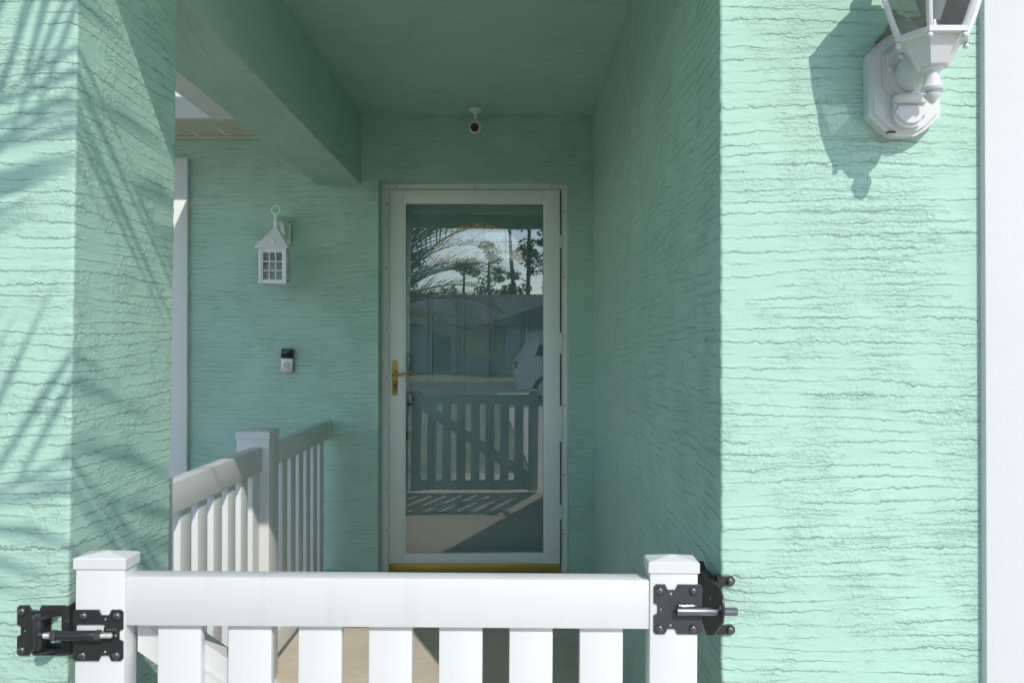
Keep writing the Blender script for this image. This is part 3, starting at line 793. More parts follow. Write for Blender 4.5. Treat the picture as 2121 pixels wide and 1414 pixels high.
for y in [2.045 + i * 0.1335 for i in range(9)] + [3.372 + i * 0.1335 for i in range(7)]:
    o = link('picket', me_fp, fence); o.location = Vector((FXC, y, 0.146)) - Vector(fence.location)

# ------------------------------------------------------------------ small lantern on the rear wall
ln = thing('wall_lantern', (-1.224, 4.36, 1.63), 'small white square wall lantern with gridded panes on the shaded wall', 'wall lamp')
lx0, lx1, ly0, ly1, lz0, lz1 = -1.2937, -1.155, 4.100, 4.225, 1.636, 1.812
lc = ((lx0 + lx1) / 2, (ly0 + ly1) / 2)
bm = bmn()
for x in (lx0, lx1 - 0.014):
    for y in (ly0, ly1 - 0.014): box(bm, x, x + 0.014, y, y + 0.014, lz0, lz1)
for z0, z1 in ((lz0, lz0 + 0.013), (lz1 - 0.014, lz1)):
    box(bm, lx0 + 0.014, lx1 - 0.014, ly0 + 0.002, ly0 + 0.012, z0, z1); box(bm, lx0 + 0.014, lx1 - 0.014, ly1 - 0.012, ly1 - 0.002, z0, z1)
    box(bm, lx0 + 0.002, lx0 + 0.012, ly0 + 0.014, ly1 - 0.014, z0, z1); box(bm, lx1 - 0.012, lx1 - 0.002, ly0 + 0.014, ly1 - 0.014, z0, z1)
fr = obj('cage', bm, M['lantern_white'], ln)
bm = bmn()
def grid(u0, u1, z0, z1, mk):
    t = 0.006
    for i in (1, 2):
        u = u0 + (u1 - u0) * i / 3; mk(u - t / 2, u + t / 2, z0, z1)
    for i in (1, 2):
        z = z0 + (z1 - z0) * i / 3; mk(u0, u1, z - t / 2 + 0.0002, z + t / 2)
a0, a1, c0, c1 = lx0 + 0.022, lx1 - 0.022, lz0 + 0.020, lz1 - 0.020
for y in (ly0 + 0.004, ly1 - 0.010):
    grid(a0, a1, c0, c1, lambda u, v, z, w_: box(bm, u, v, y, y + 0.005, z, w_))
    for (u, v, z, w_) in ((lx0 + .014, a0, lz0 + .013, lz1 - .014), (a1, lx1 - .014, lz0 + .013, lz1 - .014), (a0, a1, lz0 + .013, c0), (a0, a1, c1, lz1 - .014)): box(bm, u, v, y + 0.001, y + 0.005, z, w_)
b0, b1 = ly0 + 0.020, ly1 - 0.020
for x in (lx0 + 0.004, lx1 - 0.009):
    grid(b0, b1, c0, c1, lambda u, v, z, w_: box(bm, x, x + 0.005, u, v, z, w_))
obj('glazing_bars', bm, M['lantern_white'], ln)
bm = bmn()
box(bm, lx0 + 0.012, lx1 - 0.012, ly0 + 0.0105, ly0 + 0.0115, lz0 + .012, lz1 - .012); box(bm, lx0 + 0.012, lx1 - 0.012, ly1 - 0.0125, ly1 - 0.0115, lz0 + .012, lz1 - .012)
box(bm, lx0 + 0.0100, lx0 + 0.011, ly0 + 0.013, ly1 - 0.013, lz0 + .012, lz1 - .012); box(bm, lx1 - 0.011, lx1 - 0.0100, ly0 + 0.013, ly1 - 0.013, lz0 + .012, lz1 - .012)
obj('pane', bm, M['seedy_glass'], ln)
bm = bmn(); lathe(bm, [(0.012, 1.805), (0.012, 1.788), (0.018, 1.775), (0.030, 1.745), (0.030, 1.725), (0.018, 1.703), (1e-6, 1.700)], (*lc, 0), 'z', 20); obj('bulb', bm, M['bulb'], ln, True)
def pyramid(bm, x0, x1, y0, y1, z0, t0, t1, u0, u1, z1, th=0.005):
    a = [bm.verts.new(p) for p in ((x0, y0, z0), (x1, y0, z0), (x1, y1, z0), (x0, y1, z0))]
    a2 = [bm.verts.new(p) for p in ((x0, y0, z0 + th), (x1, y0, z0 + th), (x1, y1, z0 + th), (x0, y1, z0 + th))]
    b_ = [bm.verts.new(p) for p in ((t0, u0, z1), (t1, u0, z1), (t1, u1, z1), (t0, u1, z1))]
    bm.faces.new(a[::-1]); bm.faces.new(b_)
    for i in range(4):
        j = (i + 1) % 4
        bm.faces.new((a[i], a[j], a2[j], a2[i])); bm.faces.new((a2[i], a2[j], b_[j], b_[i]))
bm = bmn(); pyramid(bm, lx0 - 0.017, lx1 + 0.012, ly0 - 0.014, ly1 + 0.014, 1.8125, lc[0] - 0.012, lc[0] + 0.012, lc[1] - 0.012, lc[1] + 0.012, 1.918)
rf = obj('roof', bm, M['lantern_white'], ln)
for k in (0, 1):                                   # little gabled vents on the roof slopes
    bm = bmn()
    if k: prism(bm, [(lc[0] - 0.016, 1.838), (lc[0] + 0.016, 1.838), (lc[0], 1.862)], 'y', ly0 - 0.004, ly0 + 0.035)
    else: prism(bm, [(lc[1] - 0.014, 1.838), (lc[1] + 0.014, 1.838), (lc[1], 1.862)], 'x', lx1 - 0.03, lx1 + 0.004)
    o = obj('vent', bm, M['lantern_white'], rf); o.location = -Vector(ln.location) - rf.location
bm = bmn(); lathe(bm, [(0.013, 1.912), (0.011, 1.928), (0.009, 1.936), (0.0125, 1.948), (0.013, 1.956), (0.010, 1.960), (0.013, 1.966), (0.008, 1.972), (0.007, 1.992)], (*lc, 0), 'z', 18); obj('finial', bm, M['lantern_white'], ln, True)
bm = bmn(); torus(bm, (lc[0], lc[1], 2.013), 0.0215, 0.0046, 'y'); obj('ring', bm, M['lantern_white'], ln, True)
bm = bmn()
arc = [(4.168, 1.962), (4.20, 1.972), (4.245, 1.965), (4.275, 1.935), (4.29, 1.895), (4.31, 1.875), (4.338, 1.873)]
arc_top = [(4.338, 2.012), (4.300, 2.012), (4.298, 2.004), (4.25, 1.998), (4.20, 1.992), (4.168, 1.986)]
prism(bm, arc + [(4.346, 1.90), (4.349, 1.94), (4.345, 1.975)] + arc_top, 'x', lc[0] - 0.011, lc[0] + 0.011)
bmesh.ops.bevel(bm, geom=[e for e in bm.edges if abs(e.verts[0].co.x - e.verts[1].co.x) < 1e-6], offset=0.002, segments=1, affect='EDGES')
obj('bracket_arm', bm, M['lantern_white'], ln)
bm = bmn(); lathe(bm, [(0.004, lc[0] + 0.011), (0.004, lc[0] + 0.013), (1e-6, lc[0] + 0.0135)], (0, 4.325, 1.925), 'x', 10); obj('screw', bm, M['nickel'], ln, True)
bx('wall_plate', (lc[0] - 0.024, lc[0] + 0.024, 4.350, 4.3585, 1.872, 1.975), M['lantern_white'], ln, 0.003)
bm = bmn(); prism(bm, [(lc[0] - 0.028, 1.852), (lc[0] + 0.027, 1.850), (lc[0] + 0.030, 1.90), (lc[0] + 0.0275, 1.94), (lc[0] + 0.026, 1.985), (lc[0] - 0.03, 1.99)], 'y', 4.3575, 4.3595); obj('bare_patch', bm, M['rust'], ln)

# ------------------------------------------------------------------ doorbell
db = thing('video_doorbell', (-1.2155, 4.36, 1.18), 'small black and silver video doorbell on the shaded wall', 'doorbell')
db['_local'] = 1; db.rotation_euler = (0, R(1.6), 0)
def dbp(name, bm, mat, smooth=True):
    return link(name, make_mesh(name, bm, mat, smooth), db)
bm = bmn(); box(bm, -0.027, 0.033, -0.012, -0.001, 0.006, 0.124, bev=0.002); dbp('wedge', bm, M['ring'])
bm = bmn(); box(bm, -0.032, 0.030, -0.034, -0.0125, 0.004, 0.0795, bev=0.003); dbp('faceplate', bm, M['nickel'])
bm = bmn(); box(bm, -0.032, 0.030, -0.0345, -0.0125, 0.080, 0.130, bev=0.003); dbp('camera_window', bm, M['gloss_black'])
bm = bmn(); lathe(bm, [(0.0135, -0.034), (0.0135, -0.036), (0.0105, -0.036), (0.0105, -0.0345)], (-0.001, 0, 0.045), 'y', 28); dbp('button_ring', bm, M['ring'])
bm = bmn(); lathe(bm, [(0.0098, -0.0335), (0.0098, -0.0362), (1e-6, -0.0368)], (-0.001, 0, 0.045), 'y', 28); dbp('button', bm, M['lamp_white'])
bm = bmn(); lathe(bm, [(0.007, -0.0345), (0.006, -0.0356), (1e-6, -0.036)], (-0.001, 0, 0.108), 'y', 20); dbp('lens', bm, M['car_glass'])

# ------------------------------------------------------------------ ceiling camera
sc_ = thing('security_camera', (-0.215, 4.25, CEIL), 'small white bullet security camera under the porch ceiling', 'camera')
sc_['_local'] = 1
bm = bmn(); lathe(bm, [(0.037, -0.0005), (0.037, -0.010), (0.030, -0.016), (0.016, -0.018), (0.013, -0.032)], (0, 0, 0), 'z', 28); link('mount', make_mesh('mount', bm, M['lantern_white'], True), sc_)
for a in (0.4, 2.5, 4.6):
    bm = bmn(); lathe(bm, [(0.004, -0.0165), (0.003, -0.0175), (1e-6, -0.0175)], (0.026 * math.cos(a), 0.026 * math.sin(a), 0.0035), 'z', 8); link('screw', make_mesh('screw', bm, M['dark'], True), sc_)
bm = bmn(); lathe(bm, [(0.009, -0.030), (0.009, -0.062), (0.013, -0.066), (0.013, -0.078)], (0, 0, 0), 'z', 16); link('stem', make_mesh('stem', bm, M['lantern_white'], True), sc_)
bm = bmn(); lathe(bm, [(0.020, 0.075), (0.029, 0.065), (0.030, 0.0), (0.030, -0.062), (0.0225, -0.064), (0.0215, -0.058)], (0, 0, 0), 'y', 28)
Rm = Matrix.Rotation(R(20), 4, 'X')
def cam_xf(bm):
    for v in bm.verts: v.co = Rm @ v.co + Vector((0, -0.038, -0.101))
cam_xf(bm); link('body', make_mesh('body', bm, M['lantern_white'], True), sc_)
bm = bmn(); lathe(bm, [(0.0215, -0.058), (0.0195, -0.0605), (1e-6, -0.0605)], (0, 0, 0), 'y', 28); cam_xf(bm); link('lens', make_mesh('lens', bm, M['gloss_black'], True), sc_)
bm = bmn()
hood_o = [(0.0335 * math.cos(a), 0.0335 * math.sin(a)) for a in [R(-12) + R(204) * i / 20 for i in range(21)]]
hood_i = [(0.0310 * math.cos(a), 0.0310 * math.sin(a)) for a in [R(-12) + R(204) * i / 20 for i in range(21)]]
prism(bm, hood_o + hood_i[::-1], 'y', -0.074, 0.05); cam_xf(bm); link('sun_hood', make_mesh('sun_hood', bm, M['lantern_white'], True), sc_)
bm = bmn(); lathe(bm, [(0.0305, -0.0555), (0.0305, -0.0738), (0.0295, -0.0738), (0.0295, -0.0555)], (0, 0, 0), 'y', 28); 
for v in list(bm.verts):
    if v.co.z < -0.005: v.co.y = max(v.co.y, -0.056)
cam_xf(bm); link('hood_lining', make_mesh('hood_lining', bm, M['gloss_black'], True), sc_)

# ------------------------------------------------------------------ large coach lamp on the sunlit wall
lp = thing('coach_lamp', (0.759, 1.633, 1.727), 'large white coach lamp with motion sensor on the sunlit wall', 'wall lamp')
PXC = 0.7592
def oct_pts(hw, z0, z1, ch, ct):
    return [(PXC - hw + ch, z0), (PXC - ch * 0.7, z0 - ct), (PXC + ch * 0.7, z0 - ct), (PXC + hw - ch, z0), (PXC + hw, z0 + ch), (PXC + hw, z1 - ch), (PXC + hw - ch, z1), (PXC + ch * 0.7, z1 + ct), (PXC - ch * 0.7, z1 + ct), (PXC - hw + ch, z1), (PXC - hw, z1 - ch), (PXC - hw, z0 + ch)]
bm = bmn(); prism(bm, oct_pts(0.070, 1.745, 1.922, 0.028, 0.013), 'y', 1.598, 1.6325)
bmesh.ops.bevel(bm, geom=[e for e in bm.edges if all(abs(v.co.y - 1.598) < 1e-5 for v in e.verts)], offset=0.008, segments=3, affect='EDGES')
bp_ = obj('back_plate', bm, M['lamp_white'], lp, True)
bm = bmn(); prism(bm, oct_pts(0.046, 1.808, 1.905, 0.018, 0.006), 'y', 1.588, 1.5978)
bmesh.ops.bevel(bm, geom=[e for e in bm.edges if all(abs(v.co.y - 1.588) < 1e-5 for v in e.verts)], offset=0.005, segments=2, affect='EDGES')
obj('raised_panel', bm, M['lamp_white'], lp, True)
for s_ in (-1, 1):
    bm = bmn(); sphere(bm, (PXC + s_ * 0.036, 1.588, 1.858), 0.0055, 14, 8); obj('cap_nut', bm, M['lamp_white'], lp, True)
bm = bmn(); tube(bm, [(PXC, 1.592, 1.846), (PXC, 1.566, 1.846), (PXC, 1.535, 1.842), (PXC - 0.002, 1.505, 1.836), (0.751, 1.478, 1.832)], [0.026, 0.025, 0.0225, 0.019, 0.015], 24)
for v in bm.verts: v.co.z = 1.842 + (v.co.z - 1.842) * 1.35
obj('arm', bm, M['lamp_white'], lp, True)
# motion sensor lobe
bm = bmn(); pts = [(PXC - 0.030, 1.790), (PXC - 0.030, 1.772)] + [(PXC + 0.030 * math.cos(a), 1.768 + 0.024 * math.sin(a)) for a in [math.pi + math.pi * i / 14 for i in range(15)]] + [(PXC + 0.030, 1.790)]
prism(bm, pts, 'y', 1.578, 1.5985)
bmesh.ops.bevel(bm, geom=[e for e in bm.edges if all(abs(v.co.y - 1.578) < 1e-5 for v in e.verts)], offset=0.007, segments=3, affect='EDGES')
obj('sensor_lens', bm, M['lamp_white'], lp, True)
bm = bmn(); box(bm, PXC - 0.031, PXC + 0.031, 1.574, 1.5985, 1.789, 1.806, bev=0.004); obj('sensor_housing', bm, M['lamp_white'], lp, True)
bx('switch_slot', (PXC - 0.034, PXC - 0.018, 1.603, 1.612, 1.7385, 1.7415), M['dark'], lp)
bm = bmn(); prism(bm, [(0.712, 1.925), (0.735, 1.947), (0.742, 1.963), (0.752, 1.957), (0.775, 1.943), (0.80, 1.925)], 'y', 1.6285, 1.6318); obj('bare_patch', bm, M['rust'], lp)
AX, AY = 0.749, 1.478
bm = bmn(); lathe(bm, [(1e-6, 1.757), (0.005, 1.760), (0.009, 1.766), (0.0135, 1.7705), (0.0145, 1.7745), (0.0095, 1.777), (0.0095, 1.779), (0.018, 1.782), (0.0195, 1.786), (0.0165, 1.790), (0.0145, 1.797), (0.0120, 1.808), (0.0125, 1.815), (0.018, 1.819), (0.019, 1.823)], (AX, AY, 0), 'z', 24); obj('finial', bm, M['lamp_white'], lp, True)
H6 = R(0)
bm = bmn(); lathe(bm, [(0.027, 1.8225), (0.030, 1.8235), (0.052, 1.868)], (AX, AY, 0), 'z', 6, H6); obj('cup', bm, M['lamp_white'], lp)
bm = bmn(); lathe(bm, [(0.060, 1.8675), (0.066, 1.8685), (0.066, 1.878), (0.060, 1.8785)], (AX, AY, 0), 'z', 6, H6); obj('gallery_rim', bm, M['lamp_white'], lp)
def bulge(t): return 0.060 + 0.036 * (1 - (1 - t) ** 2.0)
for i in range(6):
    a = H6 + math.pi / 3 * i
    bm = bmn(); pts = []
    for k in range(9):
        t = k / 8; r = bulge(t); pts.append((AX + r * math.cos(a), AY + r * math.sin(a), 1.878 + 0.152 * t))
    tube(bm, pts, 0.0052, 8); obj('cage_rib', bm, M['lamp_white'], lp, True)
    bm = bmn(); sphere(bm, (AX + 0.061 * math.cos(a), AY + 0.061 * math.sin(a), 1.8625), 0.0055, 10, 6); obj('rim_nut', bm, M['lamp_white'], lp, True)
    bm = bmn(); rows = []
    a2 = a + math.pi / 3
    for k in range(9):
        t = k / 8; r = bulge(t) - 0.003; z = 1.878 + 0.152 * t
        p, q = Vector((AX + r * math.cos(a), AY + r * math.sin(a), z)), Vector((AX + r * math.cos(a2), AY + r * math.sin(a2), z))
        rows.append((bm.verts.new(p.lerp(q, 0.04)), bm.verts.new(p.lerp(q, 0.96))))
    for (p0, q0), (p1, q1) in zip(rows, rows[1:]): bm.faces.new((p0, q0, q1, p1))
    obj('glass_panel', bm, M['lamp_glass'], lp, True)
bm = bmn(); lathe(bm, [(0.098, 2.026), (0.104, 2.030), (0.104, 2.040), (0.098, 2.044), (0.070, 2.082), (0.048, 2.100), (0.048, 2.106), (0.030, 2.118), (0.020, 2.121)], (AX, AY, 0), 'z', 6, H6); obj('roof', bm, M['lamp_white'], lp)
bm = bmn(); lathe(bm, [(0.014, 2.120), (0.011, 2.128), (0.019, 2.136), (0.021, 2.146), (0.012, 2.156), (0.008, 2.164), (0.010, 2.172), (1e-6, 2.186)], (AX, AY, 0), 'z', 18); obj('top_finial', bm, M['lamp_white'], lp, True)
bm = bmn(); lathe(bm, [(0.014, 1.878), (0.014, 1.900), (0.0125, 1.902), (0.0125, 1.906)], (AX, AY, 0), 'z', 20); obj('socket', bm, M['zinc'], lp, True)
bm = bmn(); lathe(bm, [(0.0125, 1.906), (0.016, 1.915), (0.024, 1.940), (0.031, 1.965), (0.0325, 1.985), (0.027, 2.005), (0.014, 2.016), (1e-6, 2.018)], (AX, AY, 0), 'z', 24); obj('bulb', bm, M['bulb'], lp, True)

# ------------------------------------------------------------------ beyond the camera: garden, street, far house (mirrored in the glass)
def frond(bm_l, bm_s, base, az, el, L, droop, nl=52, lw=0.017, ll=0.42, twist=0.0):
    h = Vector((math.cos(az), math.sin(az), 0)); p = Vector(base); pts = [p.copy()]; n = 26
    for i in range(n):
        e_ = el - droop * (i / n) ** 1.35
        p = p + (h * math.cos(e_) + Vector((0, 0, math.sin(e_)))) * (L / n); pts.append(p.copy())
    tube(bm_s, pts, [0.016 * (1 - 0.86 * i / n) for i in range(n + 1)], 6)
    side0 = h.cross(Vector((0, 0, 1))).normalized()
    for k in range(nl):
        t = 0.14 + 0.86 * (k + random.random() * 0.4) / nl
        f_ = t * n; i = min(int(f_), n - 1); q = pts[i].lerp(pts[i + 1], f_ - i)
        d = (pts[i + 1] - pts[i]).normalized(); up = side0.cross(d).normalized()
        length = ll * (0.45 + 0.55 * math.sin(math.pi * min(1, t * 0.93 + 0.08)) ** 0.7) * random.uniform(0.85, 1.1)
        for s_ in (-1, 1):
            out = (side0 * s_ * 0.80 + d * (0.45 + 0.5 * t) + up * random.uniform(0.10, 0.42)).normalized()
            m_ = q + out * length * 0.5; tip = q + out * length + Vector((0, 0, -0.10 * length * random.uniform(0.3, 1.4)))
            wv = out.cross(up).normalized() * lw * 0.5 * random.uniform(0.8, 1.2)
            a = [bm_l.verts.new(x) for x in (q - wv * 0.5, q + wv * 0.5, m_ + wv, m_ - wv, tip)]
            bm_l.faces.new((a[0], a[1], a[2], a[3])); bm_l.faces.new((a[3], a[2], a[4]))

palm = thing('palm_tree', (-1.35, -0.75, -0.06), 'young feathery date palm mirrored at the left of the door glass', 'palm tree')
CR = Vector((-1.35, -0.75, 1.72))
bm = bmn(); prof = [(0.20, -0.06), (0.17, 0.2)]
for i in range(9): prof += [(0.155 + 0.02 * (i % 2), 0.3 + i * 0.14), (0.18 - 0.004 * i, 0.38 + i * 0.14)]
prof += [(0.10, 1.70), (1e-6, 1.74)]
lathe(bm, prof, (CR.x, CR.y, 0), 'z', 14)
obj('trunk', bm, M['palm_bark'], palm)
bl, bs = bmn(), bmn()
FR = [ # azimuth, elevation, length, droop  (degrees, metres)
    
    (8, 48, 1.6, 80), (-4, 36, 1.55, 72), (-15, 55, 1.7, 85), (2, 24, 1.5, 60), (-24, 30, 1.6, 72), (-35, 48, 1.8, 78), (-50, 26, 1.8, 70), (-8, 66, 1.8, 95),
    (-75, 55, 1.9, 70), (-100, 30, 1.8, 70), (-125, 50, 1.9, 70), (-150, 25, 1.8, 70), (178, 50, 1.8, 70), (150, 40, 1.8, 70), (125, 62, 1.8, 60), (-30, 78, 2.1, 70), (200, 75, 2.0, 60), (-60, 70, 2.0, 80)]
for a, e_, L, d in FR: frond(bl, bs, CR, R(a), R(e_), L, R(d))
for a, e_, L, d in ((50, 60, 2.0, 50), (66, 66, 2.0, 60), (37, 67, 2.3, 60), (58, 50, 1.7, 42), (27, 58, 2.1, 74)): frond(bl, bs, CR, R(a), R(e_), L, R(d), 26, 0.021, 0.48)
obj('crown', bl, M['palm'], palm); obj('frond_stems', bs, M['palm_dry'], palm)
bl, bs = bmn(), bmn()
for a, e_, L, d in ((-6, 14, 1.5, 70), (-18, 4, 1.4, 55), (-40, 0, 1.5, 45), (170, 0, 1.6, 45), (4, 6, 1.45, 66)): frond(bl, bs, CR - Vector((0, 0, 0.08)), R(a), R(e_), L, R(d))
obj('yellow_fronds', bl, M['palm_dry'], palm); bs.free()

def leaf_blob(bm, c, r, n, s=0.16, sq=0.8):
    for _ in range(n):
        while True:
            v = Vector((random.uniform(-1, 1), random.uniform(-1, 1), random.uniform(-1, 1)))
            if 0.15 < v.length < 1: break
        p = Vector(c) + Vector((v.x * r, v.y * r, v.z * r * sq))
        u = Vector((random.gauss(0, 1), random.gauss(0, 1), random.gauss(0, 1))).normalized()
        w_ = u.cross(Vector((random.gauss(0, 1), random.gauss(0, 1), random.gauss(0, 1)))).normalized()
        k = s * random.uniform(0.6, 1.4)
        bm.faces.new([bm.verts.new(x) for x in (p - u * k, p + w_ * k * 0.45, p + u * k, p - w_ * k * 0.45)])

def pine(x, y, h, lean, label):
    t = thing('pine_tree', (x, y, -0.06), label, 'pine tree', 'tall pines behind the far house')
    bm = bmn(); top = Vector((x + lean, y, h))
    tube(bm, [(x, y, -0.06), (x + lean * 0.3, y, h * 0.4), (x + lean * 0.7, y, h * 0.75), top], [0.20, 0.16, 0.11, 0.04], 8)
    bl = bmn()
    for i in range(12):
        f_ = 0.36 + 0.64 * random.random(); b0 = Vector((x + lean * f_, y, h * f_)); a = random.uniform(0, 6.28); l = random.uniform(0.9, 2.6) * (1.25 - f_)
        tip = b0 + Vector((math.cos(a) * l, math.sin(a) * l, random.uniform(0.1, 0.7)))
        tube(bm, [b0, b0.lerp(tip, 0.5) + Vector((0, 0, 0.08)), tip], [0.05, 0.035, 0.015], 5)
        leaf_blob(bl, tip, random.uniform(0.4, 0.8), 90, 0.14, 0.6)
    leaf_blob(bl, top, 0.6, 110, 0.14, 0.9)
    obj('trunk', bm, M['bark'], t); obj('crown', bl, M['pine'], t)
pine(3.3, -50, 14.0, 0.3, 'tall thin pine mirrored at the right of the door glass')
pine(2.5, -49, 12.5, -0.7, 'leaning bare stemmed pine beside the tallest pine')
pine(4.6, -52, 12.0, 0.3, 'pine with open crown right of the tallest pine')
pine(0.4, -52, 8.6, 0.2, 'short bushy pine left of the leaning pine')
pine(-1.5, -54, 7.6, 0.2, 'low pine half hidden by the palm')

def round_tree(x, y, h, r, label, n=9):
    t = thing('shade_tree', (x, y, -0.06), label, 'tree', 'leafy trees behind the far house')
    bm = bmn(); tube(bm, [(x, y, -0.06), (x + 0.1, y, h * 0.35), (x, y, h * 0.6)], [0.22, 0.17, 0.10], 8)
    bl = bmn()
    for i in range(n):
        a = random.uniform(0, 6.28); q = r * random.uniform(0.1, 0.8)
        c = Vector((x + q * math.cos(a), y + q * math.sin(a), h * random.uniform(0.5, 0.95)))
        tube(bm, [(x, y, h * 0.45), c], [0.09, 0.02], 5); leaf_blob(bl, c, r * random.uniform(0.3, 0.5), 170, 0.17)
    obj('trunk', bm, M['bark'], t); obj('crown', bl, M['shrub'], t)
round_tree(4.9, -43, 6.2, 1.9, 'leafy tree behind the garage roof of the far house')
round_tree(1.6, -47, 5.6, 1.9, 'broad leafy tree under the tall pines')
round_tree(-6.5, -46, 8.0, 3.0, 'large leafy tree behind the left end of the far house')
round_tree(9.5, -46, 8.0, 3.0, 'large leafy tree behind the right end of the far house')

# far house
fh = thing('far_house', (-2, -36, -0.05), 'low house with grey shingle roof across the street', 'house')
bx('wall', (-10, 1.1, -40, -33.6, -0.05, 2.35), M['far_wall'], fh)
bx('garage_wall', (1.1, 8.0, -40, -31.6, -0.05, 2.35), M['far_wall'], fh)
def gable(name, x0, x1, y0, y1, z0, z1, along):
    bm = bmn()
    if along == 'x': prism(bm, [(y0, z0), (y1, z0), (y1, z0 + 0.16), ((y0 + y1) / 2, z1), (y0, z0 + 0.16)], 'x', x0, x1)
    else: prism(bm, [(x0, z0), (x1, z0), (x1, z0 + 0.16), ((x0 + x1) / 2, z1), (x0, z0 + 0.16)], 'y', y0, y1)
    return obj(name, bm, M['roof'], fh)
gable('roof', -10.6, 8.6, -40.6, -33.0, 2.352, 4.25, 'x'); gable('garage_roof', 0.5, 8.6, -36.6, -31.0, 2.356, 3.95, 'y')
bx('garage_door', (2.1, 7.0, -31.64, -31.57, -0.04, 2.05), M['far_white'], fh)
for x in (-8.6, -5.6):
    wv = bx('window', (x, x + 1.5, -33.65, -33.56, 0.8, 2.0), M['far_white'], fh)
    for dx in (0.07, 0.785):
        o = bx('window_pane', (x + dx, x + dx + 0.645, -33.575, -33.55, 0.87, 1.93), M['far_glass'], fh)
bx('door', (-2.6, -1.65, -33.65, -33.56, 0.0, 2.05), M['dark'], fh)

fl = thing('flag', (0.35, -33.5, 1.9), 'small striped flag on a slanted pole by the far house', 'flag')
bm = bmn(); tube(bm, [(0.25, -33.58, 1.75), (0.65, -32.7, 2.75)], 0.018, 8); obj('pole', bm, M['far_white'], fl, True)
def fquad(u0, u1, v0, v1, off=0.0):
    bm = bmn(); n = 8
    org = Vector((0.64, -32.72, 2.72)); du = Vector((-0.44, -0.05, -0.62)); dv = Vector((0.42, 0.12, -0.14))
    rows = []
    for i in range(n + 1):
        u = u0 + (u1 - u0) * i / n; r_ = []
        for v in (v0, v1):
            p = org + du * u * 1.15 + dv * v + Vector((0.03 * math.sin(u * 9 + v * 3), 0.03 * math.sin(u * 7) + off, 0)); r_.append(bm.verts.new(p))
        rows.append(r_)
    for a, b_ in zip(rows, rows[1:]): bm.faces.new((a[0], a[1], b_[1], b_[0]))
    return bm
for i in range(13): obj('stripe', fquad(0, 1, i / 13, (i + 1) / 13), M['flag_red'] if i % 2 == 0 else M['flag_white'], fl)
for s_ in (-1, 1): obj('canton', fquad(0, 0.4, 0, 7 / 13, 0.006 * s_), M['flag_blue'], fl)

# parked car, side on
car = thing('parked_car', (2.4, -11.6, -0.03), 'white hatchback parked on the driveway mirrored in the door glass', 'car')
def arc_pts(cx, cz, r, a0, a1, n=12): return [(cx + r * math.cos(a0 + (a1 - a0) * i / n), cz + r * math.sin(a0 + (a1 - a0) * i / n)) for i in range(n + 1)]
cx0 = 0.62
side = [(0.10, 0.30)] + arc_pts(0.80, 0.30, 0.37, math.pi, 0) + arc_pts(3.42, 0.30, 0.37, math.pi, 0) + [(4.15, 0.30), (4.22, 0.55), (4.12, 0.78), (3.25, 0.97), (2.60, 1.03), (0.14, 1.06), (0.03, 0.85), (0.06, 0.5)]
bm = bmn(); prism(bm, [(cx0 + a, b_) for a, b_ in side], 'y', -12.45, -10.75)
bmesh.ops.bevel(bm, geom=[e for e in bm.edges if abs(e.verts[0].co.y - e.verts[1].co.y) < 1e-6 and e.verts[0].co.z > 0.4], offset=0.05, segments=3, affect='EDGES')
obj('body', bm, M['car'], car, True)
bm = bmn()
low = [(0.12, -12.40), (3.05, -12.40), (3.05, -10.80), (0.12, -10.80)]; hi = [(0.42, -12.2), (2.05, -12.2), (2.05, -11.0), (0.42, -11.0)]
a = [bm.verts.new((cx0 + x, y, 1.02)) for x, y in low]; b_ = [bm.verts.new((cx0 + x, y, 1.46)) for x, y in hi]
bm.faces.new(a[::-1]); bm.faces.new(b_)
for i in range(4): bm.faces.new((a[i], a[(i + 1) % 4], b_[(i + 1) % 4], b_[i]))
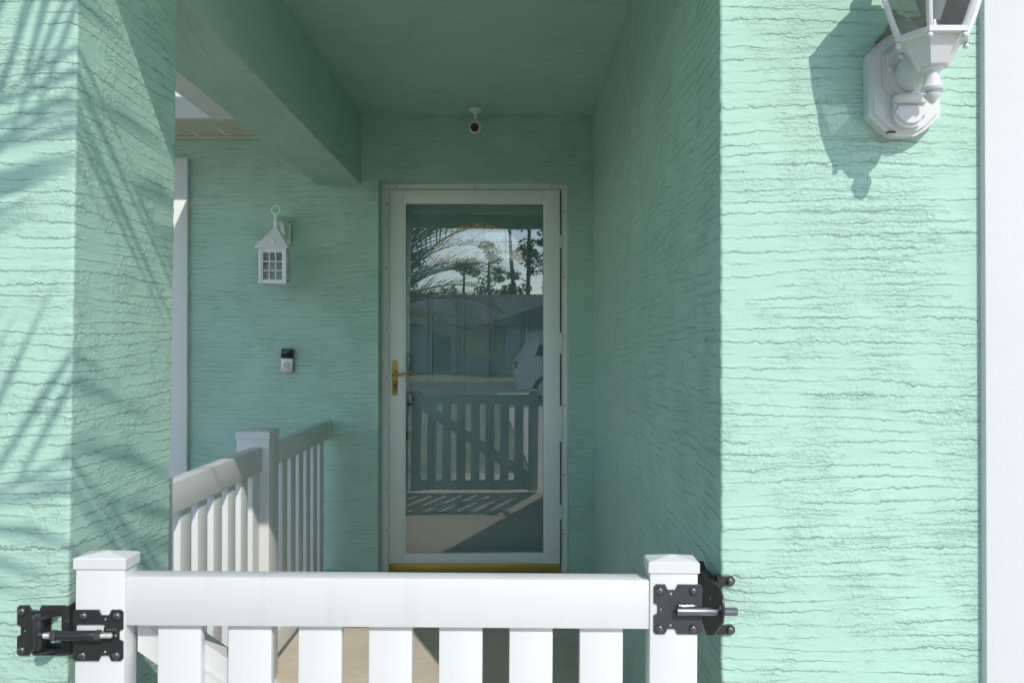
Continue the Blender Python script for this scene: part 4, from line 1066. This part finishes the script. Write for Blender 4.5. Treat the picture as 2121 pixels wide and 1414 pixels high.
bmesh.ops.bevel(bm, geom=list(bm.edges), offset=0.04, segments=2, affect='EDGES'); obj('cabin', bm, M['car'], car, True)
def side_win(pts, yb, yt, z0, z1):
    bm = bmn(); f0 = [];  
    for x, z in pts:
        t = (z - 1.02) / 0.44
        for e_ in (0.006,): f0.append(bm.verts.new((cx0 + x, yb + (yt - yb) * t + (e_ if yt < yb else -e_), z)))
    bm.faces.new(f0); r = bmesh.ops.extrude_face_region(bm, geom=bm.faces[:])
    for v in [g for g in r['geom'] if isinstance(g, bmesh.types.BMVert)]: v.co.y += -0.02 if yt < yb else 0.02
    obj('side_window', bm, M['car_glass'], car)
for yb, yt in ((-10.80, -11.0), (-12.40, -12.2)):
    side_win([(0.52, 1.09), (1.28, 1.09), (1.28, 1.38), (0.66, 1.38)], yb, yt, 0, 0); side_win([(1.36, 1.09), (2.62, 1.09), (2.06, 1.38), (1.36, 1.38)], yb, yt, 0, 0)
for x in (0.80, 3.42):
    for y0, y1 in ((-10.98, -10.77), (-12.43, -12.22)):
        bm = bmn(); lathe(bm, [(0.20, y0), (0.31, y0), (0.33, y0 + 0.03), (0.33, y1 - 0.03), (0.31, y1), (0.20, y1)], (cx0 + x, 0, 0.30), 'y', 28); wh = obj('wheel', bm, M['tyre'], car, True)
        ym = y1 if y0 > -11.5 else y0
        bm = bmn(); lathe(bm, [(0.21, ym - 0.02), (0.21, ym + 0.004), (0.17, ym + 0.001), (0.04, ym + 0.006), (1e-6, ym + 0.006)], (cx0 + x, 0, 0.30), 'y', 20); o = obj('rim', bm, M['rim'], wh, True)
        o.location = -Vector(car.location) - wh.location
for y in (-10.78, -12.42): 
    bx('tail_light', (cx0 + 0.03, cx0 + 0.10, y - 0.03, y + 0.035 if y > -11 else y + 0.03, 0.80, 0.98), M['red'], car, 0.01)
    bx('headlight', (cx0 + 3.95, cx0 + 4.15, y - 0.03, y + 0.035 if y > -11 else y + 0.03, 0.62, 0.74), M['nickel'], car, 0.01)

for o in bpy.data.objects:
    if '_local' in o: del o['_local']
